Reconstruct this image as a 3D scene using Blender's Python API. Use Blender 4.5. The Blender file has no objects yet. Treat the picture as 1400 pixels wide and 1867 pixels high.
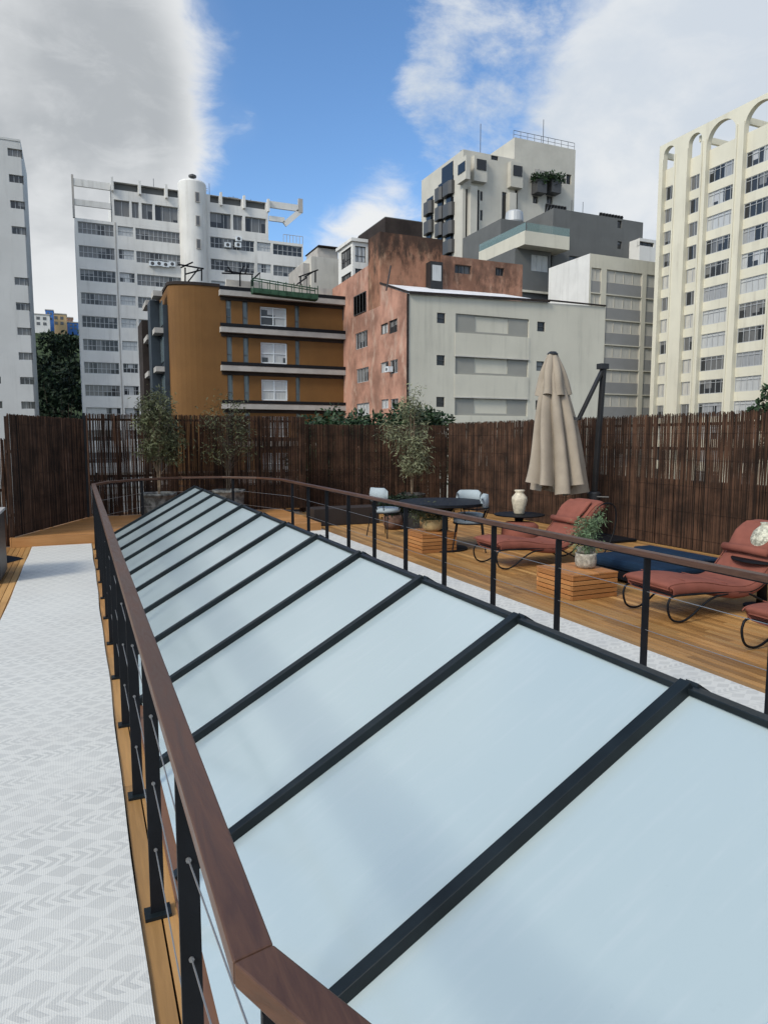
import bpy, math, random
from mathutils import Vector, Matrix
random.seed(7)
C = bpy.context.scene.collection
SC = bpy.context.scene
R = math.radians
# ------------------------------------------------------------------ camera, sky, sun, exposure
F_PX, CX, CY, EYE = 1260.0, 700.0, 933.5, 1.7
PITCH, YAW = R(6.048), R(23.730)
cam = bpy.data.cameras.new("camera"); camo = bpy.data.objects.new("camera", cam); C.objects.link(camo)
cam.sensor_fit = 'VERTICAL'; cam.sensor_height = 36.0; cam.lens = F_PX / 1867 * 36
cam.clip_start = 0.05; cam.clip_end = 6000
camo.location = (0, 0, EYE); camo.rotation_euler = (R(90) - PITCH, 0, -YAW)
SC.camera = camo
SC.view_settings.view_transform = 'Standard'; SC.view_settings.look = 'None'
SC.view_settings.gamma = 1; SC.view_settings.use_curve_mapping = False
SC.view_settings.exposure = 1.0

_fw = Vector((math.sin(YAW), math.cos(YAW), 0)); RT = Vector((math.cos(YAW), -math.sin(YAW), 0))
FW = math.cos(PITCH) * _fw - math.sin(PITCH) * Vector((0, 0, 1))
UP = math.sin(PITCH) * _fw + math.cos(PITCH) * Vector((0, 0, 1))
def ray(x, y): return RT * ((x - CX) / F_PX) + UP * ((CY - y) / F_PX) + FW
def gz(x, y, z=0.0):
    d = ray(x, y); return Vector((0, 0, EYE)) + d * ((z - EYE) / d.z)
def gy(x, y, Y):
    d = ray(x, y); return Vector((0, 0, EYE)) + d * (Y / d.y)
def gx(x, y, X):
    d = ray(x, y); return Vector((0, 0, EYE)) + d * (X / d.x)

SUN_EL, SUN_AZ = 38.0, -112.0       # azimuth clockwise from +Y: low in the west, behind the left shoulder
world = bpy.data.worlds.new("World"); SC.world = world; world.use_nodes = True
class NT:
    """tiny helper for building node graphs"""
    def __init__(s, tree): s.t = tree; s.n = tree.nodes; s.l = tree.links
    def node(s, typ, **kw):
        n = s.n.new(typ)
        for k, v in kw.items():
            if k.startswith('i_'): n.inputs[k[2:].replace('_', ' ')].default_value = v
            else: setattr(n, k, v)
        return n
    def put(s, inp, v):
        if hasattr(v, 'is_linked') or isinstance(v, bpy.types.NodeSocket): s.l.new(v, inp)
        elif v is not None: inp.default_value = v
    def m(s, op, a, b=None, c=None, clamp=False):
        n = s.n.new('ShaderNodeMath'); n.operation = op; n.use_clamp = clamp
        s.put(n.inputs[0], a)
        if b is not None: s.put(n.inputs[1], b)
        if c is not None: s.put(n.inputs[2], c)
        return n.outputs[0]
    def vm(s, op, a, b=None):
        n = s.n.new('ShaderNodeVectorMath'); n.operation = op
        s.put(n.inputs[0], a)
        if b is not None: s.put(n.inputs[1], b)
        return n.outputs['Value'] if op in ('DOT_PRODUCT', 'LENGTH', 'DISTANCE') else n.outputs[0]
    def noise(s, vec, scale, detail=3, rough=.5, dist=0.0):
        n = s.n.new('ShaderNodeTexNoise'); s.put(n.inputs['Vector'], vec)
        n.inputs['Scale'].default_value = scale; n.inputs['Detail'].default_value = detail
        n.inputs['Roughness'].default_value = rough; n.inputs['Distortion'].default_value = dist
        return n.outputs['Fac']
    def ramp(s, fac, a, b, lo=0.0, hi=1.0, smooth=True):
        n = s.n.new('ShaderNodeMapRange'); n.interpolation_type = 'SMOOTHSTEP' if smooth else 'LINEAR'
        s.put(n.inputs['Value'], fac); s.put(n.inputs['From Min'], a); s.put(n.inputs['From Max'], b)
        s.put(n.inputs['To Min'], lo); s.put(n.inputs['To Max'], hi)
        return n.outputs[0]
    def mix(s, fac, a, b, mode='MIX'):
        n = s.n.new('ShaderNodeMix'); n.data_type = 'RGBA'; n.blend_type = mode
        s.put(n.inputs['Factor'], fac)
        for i, v in ((6, a), (7, b)):
            if isinstance(v, tuple) and len(v) == 3: v = (*v, 1)
            s.put(n.inputs[i], v)
        return n.outputs[2]
    def sep(s, vec):
        n = s.n.new('ShaderNodeSeparateXYZ'); s.put(n.inputs[0], vec); return n.outputs
    def comb(s, x, y, z):
        n = s.n.new('ShaderNodeCombineXYZ')
        for i, v in enumerate((x, y, z)): s.put(n.inputs[i], v)
        return n.outputs[0]

w = NT(world.node_tree); w.n.clear()
sky = w.node('ShaderNodeTexSky'); sky.sky_type = 'NISHITA'; sky.sun_disc = False
sky.sun_elevation = R(SUN_EL); sky.sun_rotation = R(SUN_AZ); sky.ozone_density = 3.5; sky.dust_density = .1; sky.air_density = 1.0
tc = w.node('ShaderNodeTexCoord')
D = w.vm('NORMALIZE', tc.outputs['Generated'])
dx, dy, dz = w.sep(D)
zc = w.m('MAXIMUM', dz, 0.06)
flat = w.comb(w.m('DIVIDE', dx, w.m('ADD', zc, .18)), w.m('DIVIDE', dy, w.m('ADD', zc, .18)), 0)
n_big = w.noise(flat, 1.7, 9, .58, .3)
n_det = w.noise(flat, 6.5, 9, .62, .5)
n_soft = w.noise(D, 5.0, 5, .5)
def blob(px, py, r, soft, amp):
    c = ray(px, py).normalized()
    a = w.m('ARCCOSINE', w.m('MINIMUM', w.vm('DOT_PRODUCT', D, tuple(c)), 1.0))
    return w.ramp(a, r + soft, max(r - soft, 0), 0.0, amp)
def total(lst):
    o = lst[0]
    for q in lst[1:]: o = w.m('ADD', o, q)
    return o
left = total([blob(-60, 120, .24, .13, 1.0), blob(130, 220, .12, .10, .75), blob(90, -60, .15, .08, .6)])
lowl = total([blob(60, 430, .10, .09, .7), blob(250, 320, .06, .05, .8), blob(100, 520, .07, .05, .5)])
right = total([blob(1360, 110, .19, .13, 1.0), blob(1130, 310, .11, .08, .75), blob(1180, 60, .10, .12, .35)])
wz = total([blob(960, 60, .15, .09, 1.0), blob(900, 200, .10, .06, 1.0), blob(1080, 180, .12, .08, .8)])
lowm = total([blob(705, 375, .035, .05, .62), blob(640, 425, .03, .04, .55), blob(575, 470, .03, .04, .45), blob(455, 222, .012, .02, .25), blob(573, 228, .008, .015, .25)])
back = w.ramp(w.vm('DOT_PRODUCT', D, tuple(_fw)), .5, -.1, 0, .62)
allb = total([left, lowl, right, lowm, back])
edge = w.m('ADD', allb, w.m('ADD', w.m('MULTIPLY', w.m('SUBTRACT', n_big, .5), 1.5), w.m('MULTIPLY', w.m('SUBTRACT', n_det, .5), 1.1)))
mask = w.ramp(edge, .26, 1.02)
veil = w.ramp(w.m('ADD', allb, w.m('SUBTRACT', n_big, .5)), .1, 1.1, 0, .5)
mask = w.m('MAXIMUM', mask, w.m('MULTIPLY', veil, .3))
mpw = w.node('ShaderNodeMapping'); w.l.new(D, mpw.inputs[0]); mpw.inputs['Rotation'].default_value = (.5, .3, .6); mpw.inputs['Scale'].default_value = (3.2, 7.5, 9.0)
n_wisp = w.noise(mpw.outputs[0], 1.5, 10, .66, .22); n_wisp2 = w.noise(D, 12, 8, .62, .2)
wf = w.m('ADD', w.m('MULTIPLY', n_wisp, .65), w.m('MULTIPLY', n_wisp2, .35))
wisp = w.m('MULTIPLY', w.ramp(wz, .25, 1.0), w.ramp(wf, w.ramp(wz, .2, 1.2, .58, .40), .66, 0, .95))
mask = w.m('MAXIMUM', mask, wisp)
greyl = w.m('MULTIPLY', w.ramp(total([blob(-60, 90, .20, .14, 1.0), blob(140, 190, .09, .09, .8)]), .0, .9), w.ramp(w.m('ADD', w.m('MULTIPLY', n_soft, .6), w.m('MULTIPLY', n_big, .4)), .36, .60, .25, 1.0))
greyl = w.m('MULTIPLY', greyl, w.ramp(edge, .6, 1.3, .35, 1.0))
greyr = w.m('MULTIPLY', w.ramp(w.m('ADD', right, wz), .3, 1.1), w.ramp(n_big, .34, .58, .25, 1.0))
cl = w.mix(greyl, (.90, .92, .935), (.48, .51, .54))
cl = w.mix(w.m('MULTIPLY', greyr, .8), cl, (.62, .70, .80))
cl = w.mix(w.ramp(n_det, .45, .7, 0, .25), cl, (.88, .90, .92))
sunny = w.ramp(w.vm('DOT_PRODUCT', D, (math.sin(R(SUN_AZ)) * math.cos(R(SUN_EL)), math.cos(R(SUN_AZ)) * math.cos(R(SUN_EL)), math.sin(R(SUN_EL)))), .2, 1.0, 1.0, 2.6)
bg1 = w.node('ShaderNodeBackground'); hs = w.node('ShaderNodeHueSaturation'); w.l.new(sky.outputs[0], hs.inputs['Color']); hs.inputs['Saturation'].default_value = 1.10; hs.inputs['Value'].default_value = 1.42; w.l.new(hs.outputs[0], bg1.inputs[0]); bg1.inputs[1].default_value = .068
bg2 = w.node('ShaderNodeBackground'); w.l.new(cl, bg2.inputs[0]); w.put(bg2.inputs[1], w.m('MULTIPLY', sunny, .47))
mx = w.node('ShaderNodeMixShader'); w.l.new(mask, mx.inputs[0]); w.l.new(bg1.outputs[0], mx.inputs[1]); w.l.new(bg2.outputs[0], mx.inputs[2])
wo = w.node('ShaderNodeOutputWorld'); w.l.new(mx.outputs[0], wo.inputs[0])

sl = bpy.data.lights.new("sun", 'SUN'); sl.energy = 1.35; sl.angle = R(16); sl.color = (1, .93, .80)
so = bpy.data.objects.new("sun", sl); C.objects.link(so)
sd = Vector((math.sin(R(SUN_AZ)) * math.cos(R(SUN_EL)), math.cos(R(SUN_AZ)) * math.cos(R(SUN_EL)), math.sin(R(SUN_EL))))
so.rotation_euler = sd.to_track_quat('Z', 'Y').to_euler(); so.location = (-20, -20, 40)

# ------------------------------------------------------------------ materials
def mat(name, col, rough=.7, spec=.3, metal=0.0, var=0.0, vscale=4.0, bump=0.0, bscale=30.0, stain=None, coat=0.0, island=0.0, stretch=None):
    """procedural principled material: noise variation, optional vertical weather streaks, per-piece variation"""
    m = bpy.data.materials.new(name); m.use_nodes = True; t = NT(m.node_tree); b = t.n['Principled BSDF']
    b.inputs['Roughness'].default_value = rough; b.inputs['Specular IOR Level'].default_value = spec
    b.inputs['Metallic'].default_value = metal; b.inputs['Coat Weight'].default_value = coat
    co = t.node('ShaderNodeTexCoord').outputs['Object']
    if stretch: 
        mp = t.node('ShaderNodeMapping'); t.l.new(co, mp.inputs[0]); mp.inputs['Scale'].default_value = stretch; co = mp.outputs[0]
    c = (*col, 1)
    if var > 0:
        f = t.noise(co, vscale, 6, .6)
        lo = tuple(max(0, x * (1 - var)) for x in col); hi = tuple(min(1, x * (1 + var)) for x in col)
        c = t.mix(t.ramp(f, .3, .7), lo, hi)
    if stain:
        mp = t.node('ShaderNodeMapping'); t.l.new(co, mp.inputs[0]); mp.inputs['Scale'].default_value = (1.1, 1.1, .09)
        f = t.noise(mp.outputs[0], 1.3, 8, .65)
        f2 = t.noise(co, .35, 5, .6)
        k = t.m('MULTIPLY', t.ramp(f, .48, .78), t.ramp(f2, .3, .7, .2, 1.0))
        c = t.mix(t.m('MULTIPLY', k, stain[1]), c, stain[0])
    if island > 0:
        g = t.node('ShaderNodeNewGeometry').outputs['Random Per Island']
        v = t.ramp(g, 0, 1, 1 - island, 1 + island, smooth=False)
        n = t.node('ShaderNodeHueSaturation'); t.put(n.inputs['Value'], v); t.put(n.inputs['Color'], c); c = n.outputs[0]
    t.put(b.inputs['Base Color'], c)
    if bump > 0:
        bn = t.node('ShaderNodeBump'); bn.inputs['Strength'].default_value = bump; bn.inputs['Distance'].default_value = .02
        t.l.new(t.noise(co, bscale, 4, .6), bn.inputs['Height']); t.l.new(bn.outputs[0], b.inputs['Normal'])
    return m

def wood_mat(name, a, b_, c_, stretch, rough=.45, island=.28, spec=.35, coat=0.0):
    m = bpy.data.materials.new(name); m.use_nodes = True; t = NT(m.node_tree); b = t.n['Principled BSDF']
    co = t.node('ShaderNodeTexCoord').outputs['Object']
    mp = t.node('ShaderNodeMapping'); t.l.new(co, mp.inputs[0]); mp.inputs['Scale'].default_value = stretch
    isl = t.node('ShaderNodeNewGeometry').outputs['Random Per Island']
    off = t.vm('ADD', mp.outputs[0], t.comb(t.m('MULTIPLY', isl, 37.0), t.m('MULTIPLY', isl, 91.0), 0))
    g = t.noise(off, 3.0, 7, .62, 1.2)
    c = t.mix(t.ramp(g, .3, .7), a, b_)
    c = t.mix(t.ramp(isl, .15, .95, 0, .75, smooth=False), c, c_)
    n = t.node('ShaderNodeHueSaturation')
    t.put(n.inputs['Value'], t.ramp(t.m('FRACT', t.m('MULTIPLY', isl, 7.31)), 0, 1, 1 - island, 1 + island, smooth=False)); t.put(n.inputs['Color'], c)
    big = t.noise(co, .9, 4, .5)
    c = t.mix(t.ramp(big, .35, .7, 0, .3), n.outputs[0], tuple(x * .55 for x in a))
    t.put(b.inputs['Base Color'], c)
    t.put(b.inputs['Roughness'], t.ramp(g, .3, .7, rough - .08, rough + .12))
    b.inputs['Specular IOR Level'].default_value = spec; b.inputs['Coat Weight'].default_value = coat; b.inputs['Coat Roughness'].default_value = .28
    bn = t.node('ShaderNodeBump'); bn.inputs['Strength'].default_value = .25; bn.inputs['Distance'].default_value = .004
    t.l.new(g, bn.inputs['Height']); t.l.new(bn.outputs[0], b.inputs['Normal'])
    return m

M = {}
M['deck'] = wood_mat('deck_teak', (.25, .122, .038), (.42, .215, .068), (.48, .28, .105), (14, .8, 14))
M['platform'] = wood_mat('platform_teak', (.36, .16, .05), (.50, .25, .085), (.48, .24, .09), (.8, 14, 14), island=.14)
M['slat'] = wood_mat('slatted_teak', (.30, .115, .035), (.44, .19, .06), (.50, .25, .09), (1.5, 1.5, 14), island=.22)
M['rail'] = wood_mat('dark_hardwood', (.060, .027, .015), (.115, .054, .030), (.09, .043, .026), (10, 1.1, 10), rough=.42, island=.08, spec=.4, coat=.2)
M['black'] = mat('black_steel', (.006, .007, .009), .55, .2, var=.25, vscale=6, bump=.05)
M['bar'] = mat('dark_rafter_paint', (.008, .012, .014), .42, .25, var=.3, vscale=5)
M['cable'] = mat('steel_cable', (.28, .28, .28), .4, .4, metal=.6)
M['reed'] = mat('reed_brown', (.043, .022, .0130), .75, .2, var=.5, vscale=2.5, island=.85)
M['dark_wood'] = mat('dark_brown_wood', (.03, .017, .012), .7, .2, var=.3, vscale=8)
M['curb'] = wood_mat('curb_wood', (.15, .075, .045), (.22, .11, .06), (.2, .1, .06), (10, 1, 10), island=.1)
M['void'] = mat('dark_underside', (.02, .016, .013), .9, .1, var=.2)
M['salmon'] = mat('terracotta_fabric', (.215, .074, .052), .88, .15, var=.10, vscale=6, bump=.25, bscale=420)
M['navy'] = mat('navy_fabric', (.008, .022, .045), .9, .15, var=.15, vscale=8, bump=.2, bscale=300)
M['chair_pad'] = mat('pale_grey_fabric', (.30, .345, .36), .85, .2, var=.08, bump=.15, bscale=300)
M['ivory'] = mat('ivory_fabric', (.62, .66, .68), .85, .2, var=.05, bump=.15, bscale=300)
M['canopy'] = mat('beige_canvas', (.29, .245, .19), .85, .15, var=.10, vscale=3, bump=.15, bscale=260)
M['pole'] = mat('graphite_aluminium', (.018, .018, .019), .45, .4, var=.2, vscale=4)
M['ceramic'] = mat('cream_ceramic', (.50, .44, .33), .5, .4, var=.2, vscale=18, bump=.15, bscale=40)
M['stonepot'] = mat('rough_stone', (.34, .31, .25), .85, .2, var=.4, vscale=26, bump=.6, bscale=45)
M['claypot'] = mat('ochre_clay', (.42, .31, .15), .7, .25, var=.2, vscale=15)
M['zincpot'] = mat('mottled_grey_pot', (.11, .115, .11), .7, .3, var=.75, vscale=9, bump=.4, bscale=20)
M['greypot'] = mat('dark_fibre_pot', (.05, .048, .045), .8, .2, var=.3, vscale=10)
M['brownpot'] = mat('brown_pot', (.12, .07, .05), .8, .2, var=.3, vscale=10)
M['soil'] = mat('soil', (.04, .025, .015), .95, .1, var=.4, vscale=30)
M['leaf_olive'] = mat('leaf_olive', (.070, .078, .036), .6, .3, var=.35, vscale=2.5, island=.45)
M['leaf_pale'] = mat('leaf_pale', (.15, .16, .09), .6, .3, var=.35, vscale=3, island=.45)
M['leaf_green'] = mat('leaf_green', (.020, .042, .016), .6, .3, var=.4, vscale=1.2, island=.5)
M['leaf_dark'] = mat('leaf_dark', (.012, .024, .011), .7, .2, var=.5, vscale=.25, island=.5)
M['leaf_sage'] = mat('leaf_sage', (.10, .15, .075), .6, .3, var=.3, vscale=6, island=.4)
M['bark'] = mat('bark', (.16, .12, .08), .85, .2, var=.35, vscale=14)
M['bark_dark'] = mat('bark_dark', (.05, .04, .03), .9, .1, var=.35, vscale=4)
M['white_wall'] = mat('white_painted_concrete', (.62, .61, .575), .8, .2, var=.07, vscale=.3, stain=((.33, .32, .29), .85))
M['grey_tower'] = mat('pale_grey_render', (.50, .50, .48), .8, .2, var=.05, vscale=.25, stain=((.30, .30, .28), .7))
M['cream_wall'] = mat('cream_grey_render', (.53, .505, .42), .82, .2, var=.05, vscale=.3, stain=((.27, .26, .22), .75))
M['cream_tower'] = mat('warm_cream_render', (.60, .57, .46), .8, .2, var=.04, vscale=.25, stain=((.36, .33, .26), .7))
M['panel_grey'] = mat('grey_panel', (.27, .265, .235), .8, .2, var=.05, vscale=.5)
M['band_grey'] = mat('blue_grey_band', (.24, .24, .235), .8, .2, var=.05, vscale=.5)
M['pale_conc'] = mat('pale_concrete', (.48, .46, .41), .85, .2, var=.08, vscale=.5, stain=((.14, .13, .11), .75))
M['ochre'] = mat('ochre_render', (.16, .078, .024), .75, .25, var=.10, vscale=.4, stain=((.10, .05, .018), .5))
M['slab'] = mat('slab_concrete', (.36, .34, .31), .8, .2, var=.12, vscale=1)
M['dkblue'] = mat('dark_blue_cladding', (.018, .026, .034), .5, .4, var=.3, vscale=1)
M['dkgrey'] = mat('dark_grey_render', (.115, .118, .115), .8, .2, var=.07, vscale=.4, stain=((.07, .07, .07), .4))
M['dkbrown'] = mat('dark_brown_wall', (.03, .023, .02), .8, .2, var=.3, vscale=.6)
M['white_metal'] = mat('white_metal_roof', (.70, .71, .72), .5, .3, var=.12, vscale=2, stretch=(3, .3, 1))
M['aluminium'] = mat('aluminium_frame', (.42, .43, .43), .5, .4, metal=.2)
M['dark_frame'] = mat('dark_frame', (.06, .06, .06), .5, .4)
M['street'] = mat('asphalt', (.05, .05, .05), .9, .2, var=.2, vscale=.2)
M['roofgrey'] = mat('roof_screed', (.20, .20, .19), .9, .1, var=.15, vscale=.4)
M['greennet'] = mat('green_scaffold', (.03, .07, .04), .7, .2, var=.3, vscale=2)
M['blue_wall'] = mat('blue_wall', (.06, .16, .42), .8, .2, var=.1)
M['tan_wall'] = mat('tan_wall', (.50, .36, .19), .8, .2, var=.1)
M['rust_wall'] = mat('rust_wall', (.30, .16, .10), .8, .2, var=.1)
M['shutter'] = mat('cream_shutter', (.46, .43, .36), .7, .2, var=.05)

def brickish(name, base, pale, dark, darkamt, sc=.9, top=0.0):
    """weathered peeling render: blotches, pale flaking patches and dark water streaks"""
    m = bpy.data.materials.new(name); m.use_nodes = True; t = NT(m.node_tree); b = t.n['Principled BSDF']
    co = t.node('ShaderNodeTexCoord').outputs['Object']
    mp = t.node('ShaderNodeMapping'); t.l.new(co, mp.inputs[0]); mp.inputs['Scale'].default_value = (1, 1, .42)
    f = t.noise(mp.outputs[0], sc * 1.6, 9, .68, .4); g = t.noise(co, sc * .5, 7, .65); h = t.noise(mp.outputs[0], sc * 3.1, 8, .7)
    c = t.mix(t.ramp(g, .36, .64), tuple(x * .62 for x in base), tuple(x * 1.3 for x in base))
    c = t.mix(t.m('MULTIPLY', t.ramp(f, .50, .66), .6), c, pale)
    c = t.mix(t.m('MULTIPLY', t.ramp(h, .50 - .12 * darkamt, .74), min(.92, darkamt)), c, dark)
    if top > 0:   # soot and lichen crust, thickest along the old parapet
        gzc = t.sep(t.node('ShaderNodeTexCoord').outputs['Generated'])[2]
        k = t.ramp(t.m('ADD', t.m('MULTIPLY', gzc, .55), t.m('MULTIPLY', h, 1.0)), .78, 1.0, 0, top)
        c = t.mix(k, c, dark)
    t.put(b.inputs['Base Color'], c); b.inputs['Roughness'].default_value = .88; b.inputs['Specular IOR Level'].default_value = .15
    bn = t.node('ShaderNodeBump'); bn.inputs['Strength'].default_value = .4; bn.inputs['Distance'].default_value = .05
    t.l.new(f, bn.inputs['Height']); t.l.new(bn.outputs[0], b.inputs['Normal'])
    return m
M['pink'] = brickish('peeling_pink_render', (.36, .195, .14), (.50, .37, .29), (.19, .115, .085), .35, .6)
M['soot_brick'] = brickish('sooty_red_masonry', (.27, .135, .085), (.40, .26, .17), (.022, .019, .017), .7, .55, .75)
M['red_block'] = brickish('stained_red_masonry', (.29, .15, .10), (.42, .27, .19), (.05, .035, .028), .45, .8, .4)

def pane_mat(name, dark, curtain, frac, sash=.75, gloss=.12, blind=.8):
    m = bpy.data.materials.new(name); m.use_nodes = True; t = NT(m.node_tree); b = t.n['Principled BSDF']
    co = t.node('ShaderNodeTexCoord').outputs['Object']; x, y, z = t.sep(co)
    rnd = t.node('ShaderNodeObjectInfo').outputs['Random']
    cell = t.m('FLOOR', t.m('DIVIDE', x, sash))
    wn = t.node('ShaderNodeTexWhiteNoise'); wn.noise_dimensions = '2D'
    t.l.new(t.comb(cell, t.m('MULTIPLY', rnd, 517.0), 0), wn.inputs['Vector'])
    pick = t.m('ADD', t.m('MULTIPLY', wn.outputs['Value'], .55), t.m('MULTIPLY', rnd, .45))
    k = t.m('LESS_THAN', pick, frac)
    fold = t.noise(t.comb(t.m('MULTIPLY', x, 9), rnd, t.m('MULTIPLY', z, .6)), 1.6, 2)
    cc = t.mix(fold, tuple(v * .55 for v in curtain), curtain)
    drop = t.m('ADD', t.m('MULTIPLY', t.m('FRACT', t.m('MULTIPLY', t.m('ADD', wn.outputs['Value'], rnd), 7.7)), 1.9), .35)
    bl = t.m('MULTIPLY', t.m('GREATER_THAN', z, drop), blind)
    dark = t.mix(bl, dark, tuple(min(.5, v * 1.15) for v in curtain))
    t.put(b.inputs['Base Color'], t.mix(k, dark, cc)); b.inputs['Roughness'].default_value = gloss
    b.inputs['Specular IOR Level'].default_value = .5
    return m
M['pane'] = pane_mat('window_glass', (.028, .03, .032), (.17, .17, .165), .5)
M['pane_dark'] = pane_mat('window_glass_dark', (.02, .022, .024), (.10, .10, .10), .35)
M['pane_light'] = pane_mat('window_glass_curtained', (.03, .032, .035), (.55, .56, .55), .72, .6)
M['black_glass'] = mat('black_glass', (.012, .013, .014), .15, .5)
M['pane_light2'] = pane_mat('window_glass_half_curtained', (.02, .022, .024), (.36, .37, .38), .5, .45)
M['pane_shutter'] = pane_mat('window_shuttered', (.02, .022, .024), (.60, .58, .52), .86, 1.15, blind=0.0)
M['pane_blue'] = pane_mat('window_glass_blue', (.05, .07, .08), (.14, .18, .19), .6)

def glass_roof():
    m = bpy.data.materials.new('frosted_skylight_glass'); m.use_nodes = True; t = NT(m.node_tree); b = t.n['Principled BSDF']
    co = t.node('ShaderNodeTexCoord').outputs['Object']
    mp = t.node('ShaderNodeMapping'); t.l.new(co, mp.inputs[0]); mp.inputs['Scale'].default_value = (.7, .35, .7)
    f = t.noise(mp.outputs[0], 1.0, 4, .5); isl = t.node('ShaderNodeNewGeometry').outputs['Random Per Island']
    dust = t.noise(co, 38, 6, .7); mp2 = t.node('ShaderNodeMapping'); t.l.new(co, mp2.inputs[0]); mp2.inputs['Scale'].default_value = (3, 22, 3)
    streak = t.noise(mp2.outputs[0], 1, 5, .6)
    c = t.mix(f, (.335, .405, .415), (.385, .46, .47))
    c = t.mix(t.ramp(dust, .60, .78, 0, .22), c, (.25, .30, .31))
    c = t.mix(t.ramp(streak, .48, .75, 0, .22), c, (.46, .50, .51))
    t.put(b.inputs['Base Color'], c)
    t.put(b.inputs['Roughness'], t.m('ADD', t.m('ADD', t.m('MULTIPLY', f, .10), t.m('MULTIPLY', streak, .12)), .22))
    b.inputs['Specular IOR Level'].default_value = .5; b.inputs['Coat Weight'].default_value = .7; b.inputs['Coat Roughness'].default_value = .14; b.inputs['Coat IOR'].default_value = 1.6
    return m
M['skyglass'] = glass_roof()

def rug_mat():
    m = bpy.data.materials.new('woven_rug_pattern'); m.use_nodes = True; t = NT(m.node_tree); b = t.n['Principled BSDF']
    co = t.node('ShaderNodeTexCoord').outputs['Object']
    wob = t.vm('SUBTRACT', co, t.vm('MULTIPLY', t.comb(t.noise(co, 6, 3), t.noise(co, 5, 3), 0), (.012, .012, 0)))
    x, y, z = t.sep(wob)
    P = .262
    row = t.m('DIVIDE', y, P); rid = t.m('FLOOR', row); v = t.m('FRACT', row)
    # chevron band  v in [0,.40]
    a = t.m('DIVIDE', v, .32)
    sgn = t.m('SUBTRACT', t.m('MULTIPLY', t.m('FLOORED_MODULO', rid, 2.0), 2.0), 1.0)
    ch = t.m('FRACT', t.m('ADD', t.m('DIVIDE', x, .052), t.m('MULTIPLY', t.m('MULTIPLY', sgn, t.m('ABSOLUTE', t.m('SUBTRACT', a, .5))), 1.7)))
    chev = t.m('MULTIPLY', t.ramp(t.m('ABSOLUTE', t.m('SUBTRACT', ch, .5)), .16, .30), t.ramp(t.m('ABSOLUTE', t.m('SUBTRACT', a, .5)), .5, .42))
    inch = t.m('LESS_THAN', v, .32)
    # two staggered rows of lozenges  v in [.40,1]
    q = t.m('MULTIPLY', t.m('DIVIDE', t.m('SUBTRACT', v, .32), .68), 2.0)
    qi = t.m('FLOOR', q)
    dxx = t.m('ABSOLUTE', t.m('SUBTRACT', t.m('FRACT', t.m('ADD', t.m('DIVIDE', x, .135), t.m('MULTIPLY', qi, .5))), .5))
    dyy = t.m('ABSOLUTE', t.m('SUBTRACT', t.m('FRACT', q), .5))
    loz = t.ramp(t.m('ADD', t.m('MULTIPLY', dxx, .95), t.m('MULTIPLY', dyy, .95)), .495, .41)
    pat = t.m('ADD', t.m('MULTIPLY', inch, chev), t.m('MULTIPLY', t.m('SUBTRACT', 1.0, inch), t.m('MULTIPLY', loz, .85)))
    fade = t.ramp(t.noise(co, 2.3, 4, .6), .3, .65, .45, 1.0)
    pat = t.m('MULTIPLY', pat, fade)
    rib = t.m('ABSOLUTE', t.m('SUBTRACT', t.m('FRACT', t.m('DIVIDE', x, .0075)), .5))
    rib2 = t.m('ABSOLUTE', t.m('SUBTRACT', t.m('FRACT', t.m('DIVIDE', y, .006)), .5))
    c = t.mix(pat, (.625, .615, .56), (.50, .495, .455))
    c = t.mix(t.m('MULTIPLY', t.ramp(rib, .30, .5), .16), c, (.28, .29, .29))
    c = t.mix(t.m('MULTIPLY', t.noise(co, 160, 3), .22), c, (.40, .41, .40))
    c = t.mix(t.ramp(t.noise(co, 1.1, 4), .4, .7, 0, .16), c, (.42, .40, .37))
    t.put(b.inputs['Base Color'], c); b.inputs['Roughness'].default_value = .9; b.inputs['Specular IOR Level'].default_value = .12
    bn = t.node('ShaderNodeBump'); bn.inputs['Strength'].default_value = .35; bn.inputs['Distance'].default_value = .002
    t.l.new(t.m('ADD', t.m('ADD', rib, t.m('MULTIPLY', rib2, .6)), pat), bn.inputs['Height']); t.l.new(bn.outputs[0], b.inputs['Normal'])
    return m
M['rug'] = rug_mat()

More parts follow.
